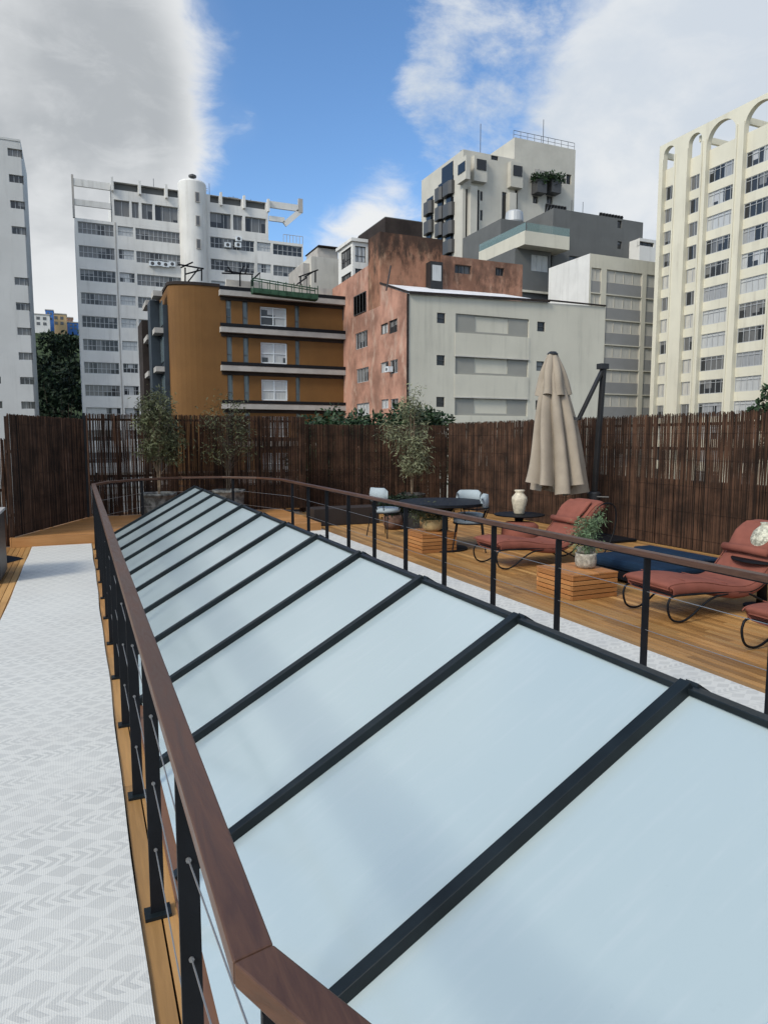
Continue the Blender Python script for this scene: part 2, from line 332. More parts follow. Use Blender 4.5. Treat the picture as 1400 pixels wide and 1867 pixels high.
# ------------------------------------------------------------------ mesh + object helpers
OFF = {}
class MB:
    def __init__(s): s.v = []; s.f = []
    def quad(s, a, b, c, d):
        n = len(s.v); s.v += [tuple(a), tuple(b), tuple(c), tuple(d)]; s.f.append((n, n + 1, n + 2, n + 3)); return s
    def tri(s, a, b, c):
        n = len(s.v); s.v += [tuple(a), tuple(b), tuple(c)]; s.f.append((n, n + 1, n + 2)); return s
    def hexa(s, p):
        n = len(s.v); s.v += [tuple(q) for q in p]
        s.f += [tuple(n + i for i in f) for f in ((0, 3, 2, 1), (4, 5, 6, 7), (0, 1, 5, 4), (1, 2, 6, 5), (2, 3, 7, 6), (3, 0, 4, 7))]; return s
    def box(s, x0, x1, y0, y1, z0, z1):
        return s.hexa([(x0, y0, z0), (x1, y0, z0), (x1, y1, z0), (x0, y1, z0), (x0, y0, z1), (x1, y0, z1), (x1, y1, z1), (x0, y1, z1)])
    def beam(s, a, b, w_, h, up=(0, 0, 1)):
        """box from a to b, w_ wide, h high, centred on the line"""
        a = Vector(a); b = Vector(b); d = (b - a).normalized(); up = Vector(up)
        if abs(d.dot(up)) > .99: up = Vector((0, 1, 0))
        r = d.cross(up).normalized() * w_ / 2; u = r.cross(d).normalized() * h / 2
        return s.hexa([a - r - u, a + r - u, b + r - u, b - r - u, a - r + u, a + r + u, b + r + u, b - r + u])
    def tube(s, pts, r, n=8, r1=None, cap=True):
        pts = [Vector(p) for p in pts]; m = len(pts); base = len(s.v); prev = None
        for i, p in enumerate(pts):
            d = (pts[min(i + 1, m - 1)] - pts[max(i - 1, 0)]).normalized()
            if prev is None:
                a = d.cross(Vector((0, 0, 1)));
                if a.length < .05: a = d.cross(Vector((1, 0, 0)))
            else: a = prev - d * prev.dot(d)
            a.normalize(); prev = a; b = d.cross(a)
            rr = r if r1 is None else r + (r1 - r) * i / max(1, m - 1)
            for k in range(n):
                t = 2 * math.pi * k / n; s.v.append(tuple(p + a * math.cos(t) * rr + b * math.sin(t) * rr))
        for i in range(m - 1):
            for k in range(n):
                k2 = (k + 1) % n; s.f.append((base + i * n + k, base + i * n + k2, base + (i + 1) * n + k2, base + (i + 1) * n + k))
        if cap:
            s.f.append(tuple(base + k for k in reversed(range(n)))); s.f.append(tuple(base + (m - 1) * n + k for k in range(n)))
        return s
    def lathe(s, c, prof, n=28):
        base = len(s.v); cx, cy, cz = c
        for r, z in prof:
            for k in range(n):
                t = 2 * math.pi * k / n; s.v.append((cx + r * math.cos(t), cy + r * math.sin(t), cz + z))
        for i in range(len(prof) - 1):
            for k in range(n):
                k2 = (k + 1) % n; s.f.append((base + i * n + k, base + i * n + k2, base + (i + 1) * n + k2, base + (i + 1) * n + k))
        s.f.append(tuple(base + k for k in reversed(range(n)))); s.f.append(tuple(base + (len(prof) - 1) * n + k for k in range(n)))
        return s
    def prism(s, poly, z0, z1):
        n = len(poly); b = len(s.v)
        s.v += [(x, y, z0) for x, y in poly] + [(x, y, z1) for x, y in poly]
        s.f.append(tuple(b + i for i in reversed(range(n)))); s.f.append(tuple(b + n + i for i in range(n)))
        for i in range(n):
            j = (i + 1) % n; s.f.append((b + i, b + j, b + n + j, b + n + i))
        return s
    def build(s, name, material, parent=None, smooth=False, bevel=0.0, subd=0):
        me = bpy.data.meshes.new(name)
        o_ = OFF.get(parent.name, Vector((0, 0, 0))) if parent else Vector((0, 0, 0))
        me.from_pydata([(x - o_.x, y - o_.y, z - o_.z) for x, y, z in s.v], [], s.f); me.materials.append(material); me.update()
        if smooth:
            for p in me.polygons: p.use_smooth = True
        o = bpy.data.objects.new(name, me); C.objects.link(o)
        if parent: o.parent = parent; OFF[o.name] = o_
        if bevel > 0:
            b = o.modifiers.new("bevel", 'BEVEL'); b.width = bevel; b.segments = 2; b.limit_method = 'ANGLE'
        if subd: q = o.modifiers.new("sub", 'SUBSURF'); q.levels = subd; q.render_levels = subd
        return o

def tag(o, label=None, cat=None, group=None, kind=None):
    if label: o['label'] = label
    if cat: o['category'] = cat
    if group: o['group'] = group
    if kind: o['kind'] = kind
    return o
def thing(name, label, cat, loc=(0, 0, 0), group=None):
    o = bpy.data.objects.new(name, None); C.objects.link(o); o.location = loc; o.empty_display_size = .2
    OFF[o.name] = Vector(loc); return tag(o, label, cat, group)
def copy_tree(o, parent=None):
    c = o.copy(); C.objects.link(c); c.parent = parent
    for ch in list(o.children): copy_tree(ch, c)
    return c

# ------------------------------------------------------------------ the setting
STREET = -15.0
tag(MB().quad((-3000, -3000, STREET), (3000, -3000, STREET), (3000, 3000, STREET), (-3000, 3000, STREET)).build('ground', M['street']), kind='structure')

# the roof terrace's own building
bb = thing('terrace_building', 'rendered building carrying the wooden roof terrace', 'building', (3, 6, STREET))
MB().box(-6.0, 8.85, -6, 15.75, STREET, -.08).build('wall', M['roofgrey'], bb)

# deck boards, real gaps between them
def boards(x0, x1, y0, y1, wd, gap, z0, z1, along='y', step=(1.6, 3.2)):
    mb = MB(); p = x0 if along == 'y' else y0; e = x1 if along == 'y' else y1
    while p + wd <= e + 1e-6:
        q = (y0 if along == 'y' else x0); q1 = (y1 if along == 'y' else x1); first = True
        while q < q1 - .01:
            n = min(q1, q + random.uniform(*step) * (random.random() if first else 1)); first = False
            if q1 - n < .2: n = q1
            if along == 'y': mb.box(p, p + wd, q, n - .002, z0, z1)
            else: mb.box(q, n - .002, p, p + wd, z0, z1)
            q = n
        p += wd + gap
    return mb
dk = boards(-6.0, 8.8, -4.0, 15.6, .066, .007, -.03, 0)
tag(dk.build('deck', M['deck']), kind='structure')
tag(MB().box(-6.0, 8.8, -4.0, 15.6, -.079, -.034).build('deck_base', M['void']), kind='structure')
# raised end platform
PZ = .15
pf = boards(-1.02, 4.03, 12.16, 15.6, .09, .004, PZ - .03, PZ, along='x', step=(2.5, 4))
tag(pf.build('platform', M['platform']), kind='structure')
tag(MB().box(-1.02, 4.03, 12.13, 12.155, .002, PZ).box(4.034, 4.056, 12.13, 15.6, .002, PZ).box(-1.044, -1.024, 12.13, 15.6, .002, PZ).build('platform_fascia', M['platform']), kind='structure')

# ------------------------------------------------------------------ skylight
RX, RZ, LX, LZ, RBX = 1.81, .875, .30, .03, 3.12
sky_o = thing('gabled_skylight', 'long gabled skylight of frosted pale glass with black glazing bars inside the railing', 'skylight', (1.8, 6, 0))
rafY = [1.62 + .965 * k for k in range(-2, 11)] 
Y_N, Y_F = rafY[0] , 12.11
slope = Vector((RX - LX, 0, RZ - LZ)).normalized(); nrm = Vector((-slope.z, 0, slope.x))
edges = rafY + [Y_F]
for i in range(len(edges) - 1):
    a, b = edges[i], edges[i + 1]
    mb = MB(); th = nrm * .012
    P = [Vector((LX, a, LZ)), Vector((RX, a, RZ)), Vector((RX, b, RZ)), Vector((LX, b, LZ))]
    mb.hexa([p - th for p in P] + P); mb.build('glass_pane', M['skyglass'], sky_o)
    Q = [Vector((RX, a, RZ)), Vector((RBX, a, LZ)), Vector((RBX, b, LZ)), Vector((RX, b, RZ))]
    d2 = Vector((.012, 0, .012)) * .7
    mb = MB(); mb.hexa([p - d2 for p in Q] + Q); mb.build('glass_pane', M['skyglass'], sky_o)
for y in edges:
    up = nrm
    a = Vector((LX - .02, y, LZ - .012)) + nrm * .018; b = Vector((RX + .004, y, RZ + .003)) + nrm * .018
    MB().beam(a, b, .046, .04, up=nrm).build('glazing_bar', M['bar'], sky_o, bevel=.003)
    n2 = Vector((.55, 0, .83))
    MB().beam(Vector((RX, y, RZ)) + n2 * .014, Vector((RBX + .01, y, LZ)) + n2 * .014, .052, .034, up=n2).build('glazing_bar', M['bar'], sky_o)
MB().beam((RX - .004, Y_N - .03, RZ + .004), (RX - .004, Y_F + .03, RZ + .004), .046, .022).build('ridge_beam', M['bar'], sky_o, bevel=.003)
MB().box(LX - .045, LX + .005, Y_N - .03, Y_F + .03, 0.002, LZ - .014).build('curb', M['curb'], sky_o)
MB().box(RBX - .005, RBX + .045, Y_N - .03, Y_F + .03, 0.002, LZ - .014).build('curb', M['curb'], sky_o)
for y in (Y_N - .012, Y_F + .004):
    mb = MB(); n = 0
    mb.v = [(LX, y, .003), (RBX, y, .003), (RBX, y, LZ), (RX, y, RZ - .01), (LX, y, LZ), (LX, y + .01, .003), (RBX, y + .01, .003), (RBX, y + .01, LZ), (RX, y + .01, RZ - .01), (LX, y + .01, LZ)]
    mb.f = [(0, 1, 2, 3, 4), (9, 8, 7, 6, 5), (0, 5, 6, 1), (1, 6, 7, 2), (2, 7, 8, 3), (3, 8, 9, 4), (4, 9, 5, 0)]
    mb.build('gable_panel', M['skyglass'], sky_o)

# ------------------------------------------------------------------ railing
RH = 1.0
rail = thing('guard_railing', 'black steel cable railing with dark wood handrail around the glass skylight', 'railing', (.2, 6, 0))
path = [(.19, .875), (.19, 11.75), (.42, 12.35), (.95, 12.92), (1.72, 13.25), (2.45, 13.12), (3.0, 12.62), (3.26, 11.9), (3.25, 11.2), (3.22, -.9), (.95, -.9)]
closed = path
NP = len(closed); RW = .058
def offs(i, d):
    p0, p1, p2 = (Vector(closed[(i - 1) % NP]), Vector(closed[i]), Vector(closed[(i + 1) % NP]))
    a = (p1 - p0).normalized(); b = (p2 - p1).normalized(); na = Vector((-a.y, a.x)); nb = Vector((-b.y, b.x)); m_ = (na + nb).normalized()
    return p1 + m_ * (d / max(.3, m_.dot(na)))
for i in range(NP):
    j = (i + 1) % NP
    o0, i0, o1, i1 = offs(i, RW / 2), offs(i, -RW / 2), offs(j, RW / 2), offs(j, -RW / 2)
    g = (Vector(closed[j]) - Vector(closed[i])).normalized() * .0006
    q = [(o0.x + g.x, o0.y + g.y), (i0.x + g.x, i0.y + g.y), (i1.x - g.x, i1.y - g.y), (o1.x - g.x, o1.y - g.y)]
    mb = MB(); mb.hexa([(x, y, RH - .036) for x, y in q] + [(x, y, RH) for x, y in q])
    mb.build('handrail', M['rail'], rail, bevel=.003)
    MB().beam((closed[i][0], closed[i][1], RH - .0405), (closed[j][0], closed[j][1], RH - .0405), .036, .008).build('rail_flat_bar', M['black'], rail)
posts = [(.19, 1.55 + .9 * k) for k in range(12)] + [(.212, .825)] + [(3.235, 1.5 + .878 * k) for k in range(12)] + [(1.0, 12.95), (2.62, 13.0), (1.0, -.9), (2.1, -.9), (3.2, -.9), (3.2, 0.1)]
CZ = (.25, .497, .742)
for x, y in posts:
    zb = PZ if y > 12.14 else 0.0
    p = MB().box(x - .024, x + .024, y - .007, y + .007, zb + .012, RH - .046).build('post', M['black'], rail)
    MB().box(x - .045, x + .045, y - .034, y + .034, zb + .001, zb + .013).build('base_plate', M['bar'], p)
    if x < 1 and .6 < y < 5:
        for z in CZ: MB().tube([(x, y - .012, z), (x, y + .012, z)], .0065, 8).build('cable_nut', M['cable'], p)
cpath = [(.19, 1.0 * 0.8)] + [(.19, 11.75), (1.0, 12.95), (2.62, 13.0), (3.235, 11.7), (3.22, -.9), (1.0, -.9), (.225, .80)]
cpath[0] = (.225, .80)
cpath = [(.225, .80), (.19, 1.55), (.19, 11.45), (1.0, 12.95), (2.62, 13.0), (3.235, 11.16), (3.235, 1.5), (3.2, .1), (3.2, -.9), (1.0, -.9), (.225, .80)]
for z in CZ:
    mb = MB()
    for a, b in zip(cpath[:-1], cpath[1:]): mb.tube([(*a, z), (*b, z)], .0021, 6)
    mb.build('cable', M['cable'], rail)

# ------------------------------------------------------------------ rugs
def rug(x0, x1, y0, y1, label):
    mb = MB(); n = 60
    for i in range(n):
        a = y0 + (y1 - y0) * i / n; b = y0 + (y1 - y0) * (i + 1) / n
        wv = lambda y: .004 * math.sin(y * 1.7) + .003 * math.sin(y * 4.1)
        mb.hexa([(x0 + wv(a), a, .004), (x1 + wv(a + 3), a, .004), (x1 + wv(b + 3), b, .004), (x0 + wv(b), b, .004),
                 (x0 + wv(a), a, .011), (x1 + wv(a + 3), a, .011), (x1 + wv(b + 3), b, .011), (x0 + wv(b), b, .011)])
    return tag(mb.build('runner_rug', M['rug']), label, 'rug', 'pale runner rugs beside the skylight')
rug(-.735, .128, -2.5, 12.08, 'long white and grey patterned runner rug left of the skylight railing')
rug(3.30, 4.12, -2.5, 12.45, 'long white and grey patterned runner rug between railing and sun loungers')

# ------------------------------------------------------------------ reed fences
def reed_fence(label, a, b, z0, z1, pitch, open_=.0, posts_=(), bars=(), seed=1, zvar=.02, back=None, holes=(), dense_from=None):
    rnd = random.Random(seed); a = Vector(a); b = Vector(b); L = (b - a).length; d = (b - a).normalized(); n = Vector((-d.y, d.x))
    root = thing('reed_fence', label, 'fence', (a.x, a.y, z0)); mb = MB(); s = 0
    while s < L:
        r = rnd.uniform(.0045, .0085)
        gap = rnd.random() < open_
        if not gap:
            c = a + d * s + n * rnd.uniform(-.006, .006); t = rnd.uniform(-.012, .012); k = rnd.uniform(-.008, .008)
            zt = z1 + rnd.uniform(-zvar, zvar * .6); pts = [Vector((c.x, c.y, z0 + .01)), Vector((c.x + d.x * k, c.y + d.y * k, (z0 + zt) / 2)), Vector((c.x + d.x * t, c.y + d.y * t, zt))]
            base = len(mb.v)
            for p in pts:
                for q in ((-1, 0), (0, -1), (1, 0), (0, 1)):
                    mb.v.append((p.x + (d.x * q[0] + n.x * q[1]) * r, p.y + (d.y * q[0] + n.y * q[1]) * r, p.z))
            for i in range(2):
                for k2 in range(4):
                    mb.f.append((base + i * 4 + k2, base + i * 4 + (k2 + 1) % 4, base + (i + 1) * 4 + (k2 + 1) % 4, base + (i + 1) * 4 + k2))
            mb.f.append((base + 8, base + 9, base + 10, base + 11))
        s += pitch * rnd.uniform(.75, 1.25) * (.70 if dense_from is not None and s > dense_from else 1)
    mb.build('reeds', M['reed'], root)
    w_ = MB(); z = z0 + .18
    while z < z1 - .08:
        p0 = a - n * .012; p1 = b - n * .012
        w_.beam((p0.x, p0.y, z), (p1.x, p1.y, z), .003, .003); z += .40
    w_.build('binding_wire', M['dark_wood'], root)
    for s_ in posts_:
        p = a + d * s_ + n * .04
        MB().beam((p.x, p.y, z0), (p.x, p.y, z1 - .03), .045, .045).build('post', M['dark_wood'], root)
    for z in bars:
        p0 = a + n * .035; p1 = b + n * .035
        MB().beam((p0.x, p0.y, z), (p1.x, p1.y, z), .035, .045).build('crossbar', M['dark_wood'], root)
    return root
FZ = 2.13
reed_fence('dense brown reed screen at the far left end of the terrace', (-1.0, 12.2), (.10, 14.75), PZ, 2.08, .0078, .01, (.05, 1.0, 1.35, 2.6), (.5, 1.5), 3)
reed_fence('see-through brown reed screen behind the two big potted bushes', (.16, 14.9), (4.62, 14.9), PZ, FZ + .06, .0106, .05, (.0, .55, 1.6, 2.6, 3.45, 4.4), (.95, 2.08), 5, dense_from=1.25)
reed_fence('brown reed fence behind the dining table and tall bamboo', (4.64, 15.42), (8.52, 15.42), .0, 2.03, .0072, .012, (.1, 1.0, 1.9, 2.9), (.85, 1.65), 8)
reed_fence('tall ragged brown reed fence behind the terracotta sun loungers', (8.52, 15.36), (8.52, 3.2), .0, 2.08, .0068, .015, (1, 2.6, 4.2, 5.8, 7.4, 9, 10.6), (.9, 1.55, 1.92), 11, zvar=.035)
reed_fence('lower brown reed fence at the left edge of the terrace', (-5.9, 12.25), (-.985, 12.25), .0, 1.70, .0085, .01, (.1, 2, 4), (.9,), 13)
cp = tag(MB().box(.09, .145, 14.78, 14.835, PZ, 2.2).build('corner_post', M['black']), 'black steel corner post between the dense and the see-through reed screens', 'post')
# low parapet wall behind the fences
tag(MB().box(8.66, 8.8, -4, 15.56, .002, 1.05).build('parapet_wall', M['dkbrown']), 'low dark parapet wall just behind the right reed fence', 'wall')
pr = thing('lattice_guardrail', 'dark horizontal lattice guardrail seen through the far reed screens', 'railing', (0, 15.58, 0))
for z in (.35, .5, .65, .8, .95): MB().box(.3, 8.4, 15.565, 15.585, z, z + .04).build('rail_bar', M['slab'], pr)
for k in range(9): MB().box(.3 + k, .34 + k, 15.54, 15.562, .002, 1.0).build('post', M['black'], pr)

# ------------------------------------------------------------------ vegetation helpers
def leaf(mb, p, d, l, wd, rnd):
    d = d.normalized(); s = d.cross(Vector((rnd.uniform(-1, 1), rnd.uniform(-1, 1), rnd.uniform(-1, 1))))
    if s.length < .01: s = Vector((1, 0, 0))
    s = s.normalized() * wd / 2; q = p + d * l * .45; e = p + d * l
    mb.quad(p, q + s, e, q - s)
def sprigs(mb, tips, n, l, wd, rnd, droop=.3, spread=.12):
    for t in tips:
        for _ in range(n):
            p = t + Vector((rnd.gauss(0, spread), rnd.gauss(0, spread), rnd.gauss(0, spread * .8)))
            leaf(mb, p, Vector((rnd.uniform(-1, 1), rnd.uniform(-1, 1), rnd.uniform(-.8, .6) - droop)), l * rnd.uniform(.6, 1.3), wd * rnd.uniform(.7, 1.3), rnd)
def shrub_tree(root, base, clusters, leafmat, barkmat, n, l, wd, r0=.02, seed=1, spread=.1, stems=2, name_stem='stem'):
    """clusters: (dx,dy,z) leaf-cluster centres; branches run from the stem to each cluster"""
    rnd = random.Random(seed); base = Vector(base); st = MB(); lf = MB(); top = max(c[2] for c in clusters)
    for k in range(stems):
        o = Vector((rnd.uniform(-.03, .03), rnd.uniform(-.03, .03), 0)); q = Vector((rnd.uniform(-.08, .08), rnd.uniform(-.08, .08), 0))
        st.tube([base + o, base + o + q * .4 + Vector((0, 0, (top - base.z) * .35)), base + q + Vector((0, 0, (top - base.z) * .85))], r0, 7, r0 * .4)
    for dx_, dy_, z in clusters:
        t = Vector((base.x + dx_, base.y + dy_, z)); s0 = base + Vector((dx_ * .08, dy_ * .08, (z - base.z) * rnd.uniform(.45, .72)))
        m_ = (s0 + t) / 2 + Vector((rnd.uniform(-.05, .05), rnd.uniform(-.05, .05), .05))
        st.tube([s0, m_, t], r0 * .35, 5, r0 * .12)
        sprigs(lf, [t, (m_ + t) / 2], n, l, wd, rnd, spread=spread)
    st.build(name_stem, barkmat, root); lf.build('foliage', leafmat, root)
def cloud_pts(rnd, n, rx, ry, z0, z1, taper=.4, hollow=.2):
    out = []
    for _ in range(n):
        t = rnd.random(); k = math.sin(math.pi * (.12 + .8 * t)) ** taper; a = rnd.uniform(0, 6.283); r = k * (hollow + (1 - hollow) * math.sqrt(rnd.random()))
        out.append((rx * r * math.cos(a), ry * r * math.sin(a), z0 + (z1 - z0) * t))
    return out
def pot(root, c, prof, m_, soil_r, soil_z):
    p = MB().lathe(c, prof, 32).build('pot', m_, root, smooth=True)
    MB().lathe((c[0], c[1], c[2] + soil_z), [(soil_r, -.01), (soil_r, 0.0)], 24).build('soil', M['soil'], p)
    return p

# two big potted bushes by the far-left screen
rnd = random.Random(4)
b1 = thing('potted_bush', 'leafy olive-green bush in a round mottled grey pot, nearest the black corner post', 'potted plant', (1.42, 14.42, PZ), 'big bushes in mottled grey pots')
pot(b1, (1.42, 14.42, PZ), [(.27, 0), (.31, .1), (.335, .3), (.335, .42), (.36, .43), (.36, .48), (.32, .48), (.31, .4)], M['zincpot'], .31, .42)
cl1 = [(.02 + x, y, z) for x, y, z in cloud_pts(rnd, 44, .42, .30, 1.35, 2.55, .5)] + [(.42, 0, 1.35), (.36, .1, 1.5), (-.35, .05, 2.1), (.5, .02, 1.62), (.1, 0, 2.62)]
shrub_tree(b1, (1.42, 14.42, PZ + .42), cl1, M['leaf_olive'], M['bark'], 44, .10, .022, .016, 5, .085, 3)
b2 = thing('potted_bush', 'sparse twiggy olive bush in a square-rimmed mottled grey pot behind the ridge end', 'potted plant', (2.82, 14.42, PZ), 'big bushes in mottled grey pots')
pot(b2, (2.82, 14.42, PZ), [(.25, 0), (.29, .1), (.31, .3), (.315, .44), (.34, .45), (.34, .50), (.30, .50), (.29, .42)], M['zincpot'], .29, .44)
rnd = random.Random(9)
cl2 = [(x - .05, y, z) for x, y, z in cloud_pts(rnd, 46, .62, .3, 1.25, 2.5, .6)]
shrub_tree(b2, (2.82, 14.42, PZ + .44), cl2, M['leaf_olive'], M['bark_dark'], 15, .085, .017, .02, 6, .10, 2)

# tall bamboo by the table
bam = thing('potted_bamboo', 'tall pale-leaved bamboo rising behind the dining table', 'potted plant', (6.95, 14.2, 0))
pot(bam, (6.95, 14.2, 0), [(.22, 0), (.27, .2), (.29, .42), (.31, .45), (.28, .46), (.26, .40)], M['greypot'], .26, .4)
rnd = random.Random(12)
cb = cloud_pts(rnd, 40, .50, .35, 1.0, 2.55, .8) + [(-.62, .0, 2.0), (-.75, 0, 1.9), (-.55, 0, 1.75), (-.68, 0, 2.1), (-.4, 0, 1.55), (.0, 0, 2.68), (.05, 0, 2.8), (.3, 0, 1.9), (-.45, .1, 1.9)]
shrub_tree(bam, (6.95, 14.2, .4), cb, M['leaf_pale'], M['bark'], 30, .12, .022, .014, 7, .10, 3, 'cane')

# ------------------------------------------------------------------ slatted wooden cubes with pots
def slat_box(x0, x1, y0, y1, h, label):
    r = thing('slatted_side_table', label, 'side table', ((x0 + x1) / 2, (y0 + y1) / 2, 0), 'slatted wooden block tables')
    n = 5; ch = h / n; mb = MB()
    for k in range(n):
        z0 = k * ch + .003; z1 = (k + 1) * ch - .006
        mb.box(x0, x1, y0, y0 + .03, z0, z1).box(x0, x1, y1 - .03, y1, z0, z1)
        mb.box(x0 - .003, x0 + .027, y0 + .031, y1 - .031, z0, z1).box(x1 - .027, x1 + .003, y0 + .031, y1 - .031, z0, z1)
    mb.build('side_slats', M['slat'], r, bevel=.002)
    MB().box(x0 + .034, x1 - .034, y0 + .034, y1 - .034, .002, h - .012).build('core', M['void'], r)
    mb = MB(); k = x0 - .004; wd = (x1 - x0 + .008) / 7
    for i in range(7): mb.box(k + i * wd + .0015, k + (i + 1) * wd - .0015, y0 - .004, y1 + .004, h - .004, h + .014)
    mb.build('top_slats', M['slat'], r, bevel=.002)
slat_box(4.68, 5.28, 5.73, 6.36, .26, 'slatted teak cube table with a rough stone pot of green sprigs on top')
slat_box(4.60, 5.18, 9.05, 9.68, .28, 'slatted teak cube table with a yellowish clay bowl of fern on top')
p1 = thing('potted_herb', 'feathery grey-green sprigs in a rough stone pot on the nearer teak cube', 'potted plant', (5.10, 6.04, .276))
pot(p1, (5.10, 6.04, .276), [(.085, 0), (.11, .03), (.118, .09), (.112, .14), (.118, .16), (.10, .165), (.095, .14)], M['stonepot'], .095, .145)
rnd = random.Random(21)
shrub_tree(p1, (5.10, 6.04, .41), [(x + (.10 if z > .78 else 0), y, z) for x, y, z in cloud_pts(rnd, 46, .20, .16, .46, .82, .5)] + [(.22, .05, .86), (.24, .04, .92), (.2, .05, .8), (-.12, 0, .8)], M['leaf_sage'], M['leaf_sage'], 16, .05, .009, .006, 22, .035, 5)
p1b = tag(MB().lathe((5.21, 6.17, .276), [(.075, 0), (.09, .03), (.10, .15), (.105, .2), (.095, .2), (.085, .14)], 28).build('stone_vase', M['stonepot'], smooth=True), 'small empty stone pot behind the green sprigs on the nearer teak cube', 'pot')
p2 = thing('potted_fern', 'spreading olive fern in a yellowish clay bowl on the farther teak cube', 'potted plant', (4.92, 9.34, .296))
pot(p2, (4.92, 9.34, .296), [(.10, 0), (.15, .04), (.165, .12), (.16, .17), (.172, .18), (.15, .185), (.14, .15)], M['claypot'], .14, .16)
rnd = random.Random(23)
shrub_tree(p2, (4.92, 9.34, .44), cloud_pts(rnd, 50, .40, .30, .48, .66, .5), M['leaf_olive'], M['leaf_olive'], 18, .07, .010, .006, 24, .05, 6)

# ------------------------------------------------------------------ sun loungers
LS = .87
def lounger(label, x, y, rz=0.0):
    r = thing('sun_lounger', label, 'sun lounger', (0, 0, 0), 'terracotta sun loungers facing the skylight')
    W = .62
    prof = [(0, .335), (.05, .385), (.25, .40), (.55, .385), (.85, .335), (1.10, .315), (1.28, .36), (1.42, .47), (1.58, .63), (1.74, .775), (1.90, .85), (2.02, .845)]
    # smooth the profile
    pts = []
    for i in range(len(prof) - 1):
        p0 = prof[max(i - 1, 0)]; p1_ = prof[i]; p2_ = prof[i + 1]; p3 = prof[min(i + 2, len(prof) - 1)]
        for k in range(4):
            t = k / 4
            f = lambda a, b, c, d: .5 * ((2 * b) + (-a + c) * t + (2 * a - 5 * b + 4 * c - d) * t * t + (-a + 3 * b - 3 * c + d) * t ** 3)
            pts.append((LS * f(p0[0], p1_[0], p2_[0], p3[0]), f(p0[1], p1_[1], p2_[1], p3[1])))
    pts.append((prof[-1][0] * LS, prof[-1][1]))
    def cushion(pts, W, T, x_inset=.0):
        mb = MB(); n = len(pts); NS = 20
        for i, (px_, pz_) in enumerate(pts):
            a = pts[max(0, i - 1)]; b = pts[min(n - 1, i + 1)]; d = Vector((b[0] - a[0], 0, b[1] - a[1])).normalized(); nn = Vector((-d.z, 0, d.x))
            e = min(i, n - 1 - i); k = min(1, .35 + .3 * e) if e < 3 else 1; ws = min(1, .90 + .04 * e) if e < 3 else 1
            c = Vector((px_, 0, pz_)) - nn * T / 2
            for j in range(NS):
                th = 2 * math.pi * j / NS; ct, st = math.cos(th), math.sin(th)
                u = math.copysign(abs(ct) ** .35, ct) * W / 2 * ws; v = math.copysign(abs(st) ** .55, st) * T / 2 * k * (1 + .05 * math.sin(px_ * 9))
                p = c + nn * v; mb.v.append((p.x, u, p.z))
        for i in range(n - 1):
            for j in range(NS):
                j2 = (j + 1) % NS; mb.f.append((i * NS + j, i * NS + j2, (i + 1) * NS + j2, (i + 1) * NS + j))
        mb.f.append(tuple(range(NS))); mb.f.append(tuple((n - 1) * NS + j for j in reversed(range(NS))))
        return mb
    cushion(pts, W, .15).build('cushion', M['salmon'], r, smooth=True)
    for sy in (-1, 1):
        MB().tube([(a + .0, sy * W * .475, b - .022) for a, b in pts[2:-2]], .006, 6).build('piping', M['salmon'], r, smooth=True)
    for q in (8, 16, 24, 32):
        if q < len(pts) - 2: MB().tube([(pts[q][0], -W * .46, pts[q][1] + .001), (pts[q][0], W * .46, pts[q][1] + .001)], .004, 5).build('seam', M['salmon'], r)
    hp = [(1.50, .60), (1.56, .665), (1.64, .735), (1.72, .80), (1.78, .838)]
    cushion([(a * LS - .03, b + .035) for a, b in hp], W * .86, .085).build('head_pillow', M['salmon'], r, smooth=True)
    MB().tube([(1.46 * LS, -W * .43, .585), (1.46 * LS, 0, .59), (1.46 * LS, W * .43, .585)], .042, 12).build('neck_roll', M['salmon'], r, smooth=True)
    def sm(p, n=5):
        out = []
        for i in range(len(p) - 1):
            a = p[max(i - 1, 0)]; b = p[i]; c = p[i + 1]; d = p[min(i + 2, len(p) - 1)]
            for k in range(n):
                t = k / n; out.append(tuple(.5 * ((2 * b[q]) + (-a[q] + c[q]) * t + (2 * a[q] - 5 * b[q] + 4 * c[q] - d[q]) * t * t + (-a[q] + 3 * b[q] - 3 * c[q] + d[q]) * t ** 3) for q in range(len(b))))
        out.append(p[-1]); return out
    for s in (-1, 1):
        side = [(1.2, .235), (.8, .255), (.4, .262), (.10, .262), (.035, .215), (.03, .14), (.07, .06), (.15, .022), (.25, .022), (.36, .065), (.5, .15), (.66, .215), (.85, .235)]
        MB().tube([(a * LS, s * (W / 2 - .01), b) for a, b in sm(side)], .0105, 8).build('frame_tube', M['black'], r, smooth=True)
        back = [(1.0, .235), (1.25, .25), (1.45, .36), (1.7, .64), (1.9, .80), (2.12, .80), (2.2, .66), (2.16, .40), (2.0, .14), (1.8, .022), (1.6, .03), (1.4, .12), (1.15, .22)]
        MB().tube([(a * LS, s * (W / 2 - .01), b) for a, b in sm(back)], .0105, 8).build('frame_tube', M['black'], r, smooth=True)
    for a, b in ((.12, .26), (.8, .252), (1.2, .24), (1.7, .635), (2.14, .35)): MB().tube([(a * LS, -W / 2 + .01, b), (a * LS, W / 2 - .01, b)], .009, 6).build('crossbar', M['black'], r)
    r.location = (x, y, 0); r.rotation_euler = (0, 0, rz); return r
L2 = lounger('terracotta sun lounger between the nearer teak cube and the round vase table', 4.86, 4.93, R(-3))
def more(label, x, y, rz):
    c = copy_tree(L2); c['label'] = label; c.location = (x, y, 0); c.rotation_euler = (0, 0, rz); return c
more('terracotta sun lounger under the folded beige parasol, between the two teak cubes', 4.86, 7.78, R(-2))
more('terracotta sun lounger cut off by the right edge, only its foot end showing', 4.76, 3.50, R(-3))
